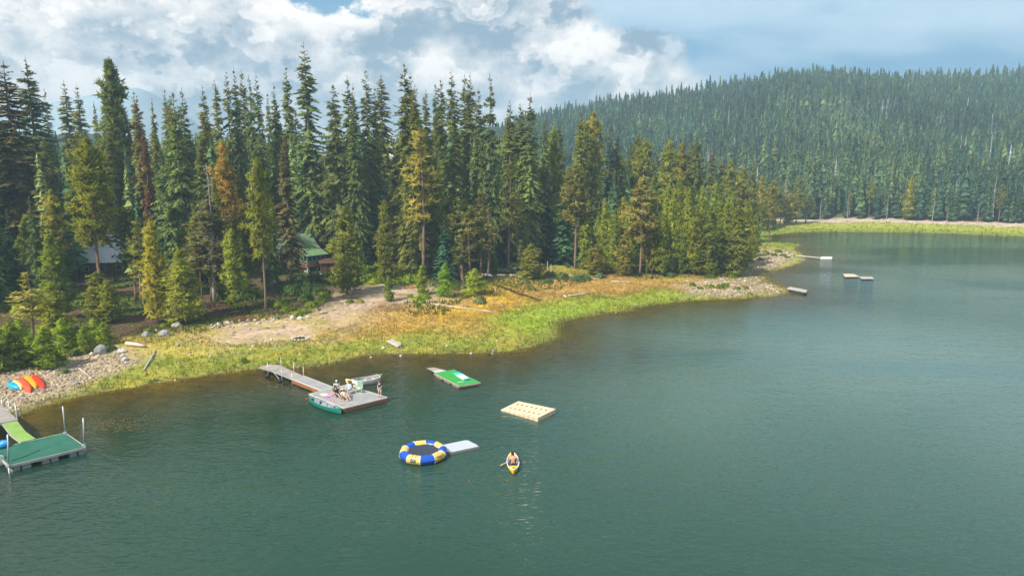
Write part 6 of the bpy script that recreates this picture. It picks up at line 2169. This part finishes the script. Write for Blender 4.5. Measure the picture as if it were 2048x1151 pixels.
log_px((253, 691), (291, 697), 0.26, M_LOGG, 'thick white bleached log on the grass by the pale stones')
log_px((224, 693), (240, 697), 0.10, M_LOGG, 'thin bleached stick left of the thick white log')
log_px((157, 737), (176, 751), 0.09, M_LOGG, 'thin pale stick lying on the gravel among the stones')
log_px((288, 743), (311, 702), 0.10, M_GREYW, 'long grey pole slanting across the grass to the water', 0.0, None, 'pole')
log_px((838, 605), (990, 627), 0.13, M_LOGG, 'very long thin bleached log across the brown meadow')
log_px((1136, 593), (1178, 588), 0.13, M_LOGG, 'thin bleached log lying in the meadow near the lime grass')
log_px((1128, 593), (1132, 598), 0.22, M_LOGG, 'short log stump lying left of the thin meadow log')
log_px((1118, 549), (1200, 560), 0.10, M_LOGG, 'dead branch on the far meadow edge')
log_px((1222, 564), (1262, 565), 0.12, M_LOGG, 'thin pale log below the last pines of the meadow edge')
log_px((640, 628), (655, 626), 0.16, M_GREYW, 'grey log lying at the sand edge right of the white stones')
log_px((705, 579), (723, 581), 0.18, M_GREYW, 'grey log lying on the upper sandy clearing')
log_px((965, 553), (985, 556), 0.35, M_LOGG, 'white fallen trunk at the forest edge behind the bushy young pine')
log_px((1052, 548), (1050, 532), 0.10, M_LOGG, 'white stake leaning at the edge of the trees')
for i in range(14):
    u = rt.uniform(985, 1040); v = rt.uniform(536, 556)
    log_px((u, v), (u + rt.uniform(10, 34), v + rt.uniform(-4, 5)), 0.11, rt.choice([M_LOGG, M_GREYW]), 'bleached branch in the driftwood heap behind the golden meadow', rt.uniform(0, .25), 'driftwood heap')
stm = [land(985, 568), land(1003, 574), land(1020, 580), land(1040, 588), land(1060, 594), land(1082, 602)]
mbs = MB()
rows = []
for i, q in enumerate(stm):
    w_ = 0.5 + 0.25 * (i % 2)
    rows.append([q + Vector((-w_ * 0.5, -w_, 0.03)), q + Vector((w_ * 0.5, w_, 0.03))])
mbs.grid(rows)
tag(mbs.build('stream', material('stream_bed', (0.035, 0.030, 0.022), 0.25, 0.5, 0.2, 2), None), 'narrow dark brook running through the meadow grass', kind='structure')
# plank raft on the shore
pr = empty('plank_raft', (0, 0, 0), 0, 'broken plank platform stranded at the water edge', 'platform')
tag(boards([land(772, 685) + Vector((0, 0, .25)), land(795, 697) + Vector((0, 0, .22)), land(803, 692.5) + Vector((0, 0, .25)), land(784, 682) + Vector((0, 0, .25))], 7, 0.07, 0.05).build('planks', M_LOGG, pr), kind='stuff')
MB().box(land(798, 694) + Vector((0, 0, .3)), (0.5, 0.4, 0.4)).build('block', M_LOGG, pr)
# fire ring
fp = land(600, 678)
fr = empty('fire_ring', fp, 0, 'ring of stones round a burnt fire pit on the sand', 'fire pit')
for i in range(13):
    a_ = 6.283 * i / 13
    o = link(bpy.data.objects.new('stone', rt.choice(ROCKS[1::2])), fr)
    o.location = (1.0 * math.cos(a_), 0.85 * math.sin(a_), 0.10)
    o.scale = (0.22, 0.18, 0.16); o.rotation_euler = (0, 0, a_)
for i in range(5):
    MB().tube([(0.7 * math.cos(i), 0.6 * math.sin(i), 0.10), (-0.4 * math.cos(i * 1.3), -0.4 * math.sin(i * 1.3), 0.16)], 0.06, 6).build('charred_log', M_BLACK, fr)
# brush heaps
M_BRUSH = material('brown_brush', (0.26, 0.13, 0.065), 0.9, 0.1, 0.3, 2.0, second=(0.16, 0.10, 0.065))
for (u, v, w, lab) in ((490, 640, 60, 'heap of reddish brown brushwood at the upper edge of the sand'), (425, 612, 34, 'smaller heap of brown branches below the grey dead tree'),
                       (822, 576, 26, 'heap of split firewood and branches beside the bright shrubs'), (1452, 553, 30, 'pile of brown branches under the last big pine of the point')):
    P = land(u, v); r_ = w / 2 * P.y / FPX
    mb = MB()
    for i in range(110):
        a_ = rt.uniform(0, 6.28); rr = r_ * math.sqrt(rt.random())
        q = Vector((rr * math.cos(a_), rr * 0.6 * math.sin(a_), rt.uniform(0.02, 0.7) * (1 - rr / r_ * 0.8)))
        d = Vector((rt.gauss(0, 1), rt.gauss(0, 1), rt.gauss(0, 0.35))) * 0.45
        mb.tube([q - d, q + d], [0.035, 0.015], 3)
    o = mb.build('brush_heap', M_BRUSH if u != 822 else M_TANW)
    o.location = P
    tag(o, lab, 'brush heap')
# white stakes in the meadow
for (u, v, tv) in ((1102, 549, 528), (1095, 540, 522)):
    P = land(u, v)
    o = MB().tube([(0, 0, -0.2), (0, 0, (v - tv) * P.y / FPX)], 0.05, 6).build('stake', M_WHITEP)
    o.location = P
    tag(o, 'white stake standing in the small clearing' if u == 1102 else 'thin white stake behind the other in the small clearing', 'stake')
# red buoys by the canoe
for (u, v, lab) in ((613.5, 797, 'dull red buoy at the bow of the green canoe'), (678, 821, 'dull red buoy below the stern of the green canoe'), (938, 960, 'red buoy just under the water below the trampoline')):
    q = at(u, v, 0.0)
    o = MB().grid([[(0.16 * math.sin(p_) * math.cos(a), 0.16 * math.sin(p_) * math.sin(a), 0.16 * math.cos(p_)) for a in [6.2832 * i / 12 for i in range(13)]] for p_ in [math.pi * k / 8 for k in range(9)]]).build('buoy', cloth('dull_red', (0.40, 0.06, 0.05)), None, True)
    o.location = (q.x, q.y, -0.06 if u < 900 else -0.14)
    tag(o, lab, 'buoy')

# ------------------------------------------------------------------ loose stones and grass (uncountable)
g = np.random.default_rng(91)


def stones(name, n, region, size, cols, label, seed, cond):
    gg = np.random.default_rng(seed)
    x0, x1, y0, y1 = region
    X = gg.uniform(x0, x1, n); Y = gg.uniform(y0, y1, n)
    D = signed(X, Y)
    k = cond(X, Y, D, gg)
    X, Y, D = X[k], Y[k], D[k]
    Z = height(X, Y, D)
    m = len(X)
    ico = bmesh.new(); bmesh.ops.create_icosphere(ico, subdivisions=1, radius=1.0)
    V = np.array([v.co[:] for v in ico.verts]); F = np.array([[v.index for v in f.verts] for f in ico.faces]); ico.free()
    s = size * np.minimum(gg.lognormal(0, 0.55, m), 2.6)
    sc = np.stack([s * gg.uniform(0.8, 1.4, m), s * gg.uniform(0.8, 1.2, m), s * gg.uniform(0.45, 0.8, m)], -1)
    A = gg.uniform(0, 6.28, m)
    P = V[None] * (1 + gg.normal(0, 0.12, (m, len(V), 1))) * sc[:, None, :]
    ca, sa = np.cos(A)[:, None], np.sin(A)[:, None]
    P = np.stack([P[..., 0] * ca - P[..., 1] * sa, P[..., 0] * sa + P[..., 1] * ca, P[..., 2]], -1)
    P += np.stack([X, Y, Z + s * 0.12], -1)[:, None, :]
    faces = (F[None] + (np.arange(m) * len(V))[:, None, None]).reshape(-1, 3)
    o = mobj(name, P.reshape(-1, 3), faces, attr_material(name + '_stone', 0.0))
    c = np.array(cols)[gg.integers(0, len(cols), m)] * gg.uniform(0.55, 1.15, (m, 1))
    set_col(o.data, 'tint', np.repeat(c, len(V), 0))
    return tag(o, label, kind='stuff')


def inpoly(X, Y, pxs):
    P = np.array([land(u, v)[:2] for u, v in pxs])
    s = np.zeros(X.shape, bool)
    for i in range(len(P)):
        ax, ay = P[i]; bx, by = P[(i + 1) % len(P)]
        c = ((ay > Y) != (by > Y))
        with np.errstate(divide='ignore', invalid='ignore'):
            s ^= c & (X < (bx - ax) * (Y - ay) / (by - ay) + ax)
    return s


PALE = [(0.50, 0.39, 0.28), (0.44, 0.34, 0.25), (0.58, 0.48, 0.38), (0.32, 0.27, 0.22), (0.38, 0.28, 0.18)]
Pg = np.array([land(u, v)[:2] for u, v in P_GRAVEL])
stones('gravel', 11000, (Pg[:, 0].min() - 3, Pg[:, 0].max() + 4, Pg[:, 1].min() - 3, Pg[:, 1].max() + 3), 0.075, PALE, 'pale gravel and cobbles of the left beach', 92,
       lambda X, Y, D, r: inpoly(X, Y, P_GRAVEL) & (D > -0.6))
Pp = np.array([land(u, v)[:2] for u, v in P_POINT])
stones('cobbles', 14000, (Pp[:, 0].min(), Pp[:, 0].max(), Pp[:, 1].min(), Pp[:, 1].max()), 0.13, PALE, 'pale cobbles covering the stony point', 93,
       lambda X, Y, D, r: inpoly(X, Y, P_POINT) & (D > 0.3))
stones('shore_stones', 5000, (-60, 40, 62, 125), 0.11, PALE, 'scattered small stones along the shore and sand', 94,
       lambda X, Y, D, r: (D > -1.0) & (D < 26) & ((r.random(X.shape) < 0.18) | (inpoly(X, Y, P_SAND) & (r.random(X.shape) < 0.9))))
stones('far_rubble', 3000, (60, 330, 190, 330), 0.30, [(0.46, 0.34, 0.26), (0.42, 0.32, 0.26), (0.56, 0.47, 0.40)], 'pale stones and driftwood rubble along the far beach', 95,
       lambda X, Y, D, r: (D > 31) & (D < 40))


def grass(name, n, region, cond, hgt, wid, label, seed, tint=None, lift=None):
    gg = np.random.default_rng(seed)
    x0, x1, y0, y1 = region
    X = gg.uniform(x0, x1, n); Y = gg.uniform(y0, y1, n)
    D = signed(X, Y)
    k = cond(X, Y, D, gg)
    X, Y, D = X[k], Y[k], D[k]
    Z = np.maximum(height(X, Y, D), -0.5)
    m = len(X)
    C = ground_colour(X, Y, np.maximum(D, 0.9))
    C = C * gg.uniform(0.8, 1.25, (m, 1)) * np.array([[1.0, 1.05, 0.85]])
    if tint is not None:
        C = np.array(tint)[None] * gg.uniform(0.65, 1.35, (m, 1))
    kb = 3
    A = gg.uniform(0, 6.28, (m, kb))
    h = hgt * gg.lognormal(0, 0.3, (m, kb)) * (0.6 + 0.8 * fbm(X * 0.4, Y * 0.4, seed, 2))[:, None]
    w = wid * gg.uniform(0.6, 1.4, (m, kb))
    ox, oy = gg.normal(0, 0.12, (m, kb)), gg.normal(0, 0.12, (m, kb))
    bx, by, bz = X[:, None] + ox, Y[:, None] + oy, Z[:, None] + 0 * ox - 0.03
    lx, ly = gg.normal(0.05, 0.22, (m, kb)) * h, gg.normal(0, 0.22, (m, kb)) * h
    a = np.stack([bx - np.cos(A) * w, by - np.sin(A) * w, bz], -1)
    b = np.stack([bx + np.cos(A) * w, by + np.sin(A) * w, bz], -1)
    c = np.stack([bx + lx, by + ly, bz + h], -1)
    T = np.stack([a, b, c], -2).reshape(-1, 3)
    o = mobj(name, T, np.arange(len(T)).reshape(-1, 3), M_GRASS)
    set_col(o.data, 'tint', np.repeat(np.clip(C, 0, 0.9), kb * 3, 0))
    return tag(o, label, kind='stuff')


M_GRASS = attr_material('grass_blades', 0.45)
grass('shore_grass', 60000, (-62, 62, 58, 150), lambda X, Y, D, r: (D > -0.9) & (D < 14) & (r.random(X.shape) < np.clip(1.15 - D / 14, 0, 1)) & ~inpoly(X, Y, P_GRAVEL) & ~inpoly(X, Y, P_SAND), 0.34, 0.045,
      'tall fresh green grass along the lake edge', 96)
grass('meadow_grass', 60000, (-50, 62, 80, 160), lambda X, Y, D, r: (D > 7) & (D < 34) & ~inpoly(X, Y, P_SAND) & ~inpoly(X, Y, P_POINT), 0.22, 0.05,
      'dry golden and brown meadow grass', 97)
grass('reeds', 9000, (-12, 45, 70, 140), lambda X, Y, D, r: (D < 0.3) & (D > -3.5) & (r.random(X.shape) < np.exp(D / 1.3)) & (fbm(X * 0.25, Y * 0.25, 8, 2) > 0.42), 0.62, 0.03,
      'thin reeds standing in the shallow water', 98, (0.17, 0.20, 0.035))
grass('far_grass', 16000, (40, 330, 130, 300), lambda X, Y, D, r: (D > -0.5) & (D < 27) & ((Y > 170) | (r.random(X.shape) < 0.4)), 0.45, 0.16,
      'green grass flat along the far shore', 99)
grass('undergrowth', 26000, (-100, 62, 85, 175), lambda X, Y, D, r: (D > 16) & ~inpoly(X, Y, P_SAND) & (fbm(X * 0.16, Y * 0.16, 31, 4) > 0.46), 0.42, 0.12,
      'low green undergrowth beneath the trees', 101, (0.13, 0.17, 0.03))

gg = np.random.default_rng(102)
q0 = at(240, 848)
n_ = 420
wx_, wy_ = q0.x + gg.normal(0, 2.2, n_), q0.y + gg.normal(0, 1.1, n_)
a_ = gg.uniform(0, 6.283, n_); r_ = gg.uniform(0.05, 0.13, n_)
T = np.stack([np.stack([wx_ + r_ * k1 * np.cos(a_ + k2), wy_ + r_ * k1 * np.sin(a_ + k2), 0.008 + gg.uniform(0, .012, n_)], -1) for k1, k2 in ((1.0, 0.0), (0.45, 1.6), (1.0, 3.14), (0.45, 4.7))], 1)
o = mobj('floating_weed', T.reshape(-1, 3), np.arange(n_ * 4).reshape(-1, 4), M_GRASS)
set_col(o.data, 'tint', np.repeat(np.array([[0.30, 0.22, 0.09]]) * gg.uniform(0.6, 1.3, (n_, 1)), 4, 0))
tag(o, 'floating brown weed on the shallow water right of the dark green dock', kind='stuff')

# ------------------------------------------------------------------ say which one: number look-alikes along the picture where they stand in a countable row
ORD = ('first second third fourth fifth sixth seventh eighth ninth tenth eleventh twelfth thirteenth fourteenth fifteenth sixteenth seventeenth eighteenth '
       'nineteenth twentieth').split()


def ordinal(i):
    if i < 20:
        return ORD[i]
    n_ = i + 1
    return f"{n_}{ {1: 'st', 2: 'nd', 3: 'rd'}.get(n_ % 10, 'th') }"


same = {}
for o in COL.objects:
    if o.parent is None and o.get('group') and o.get('label'):
        same.setdefault((o['group'], o['label']), []).append(o)
for (gname, lab), members in same.items():
    if 1 < len(members) <= 48:
        members.sort(key=lambda o: o.matrix_basis.translation.x / max(o.matrix_basis.translation.y, 1.0))
        words = lab.split()
        for i, o in enumerate(members):
            o['label'] = f"{ordinal(i)} from the left, " + ' '.join(words[:12])
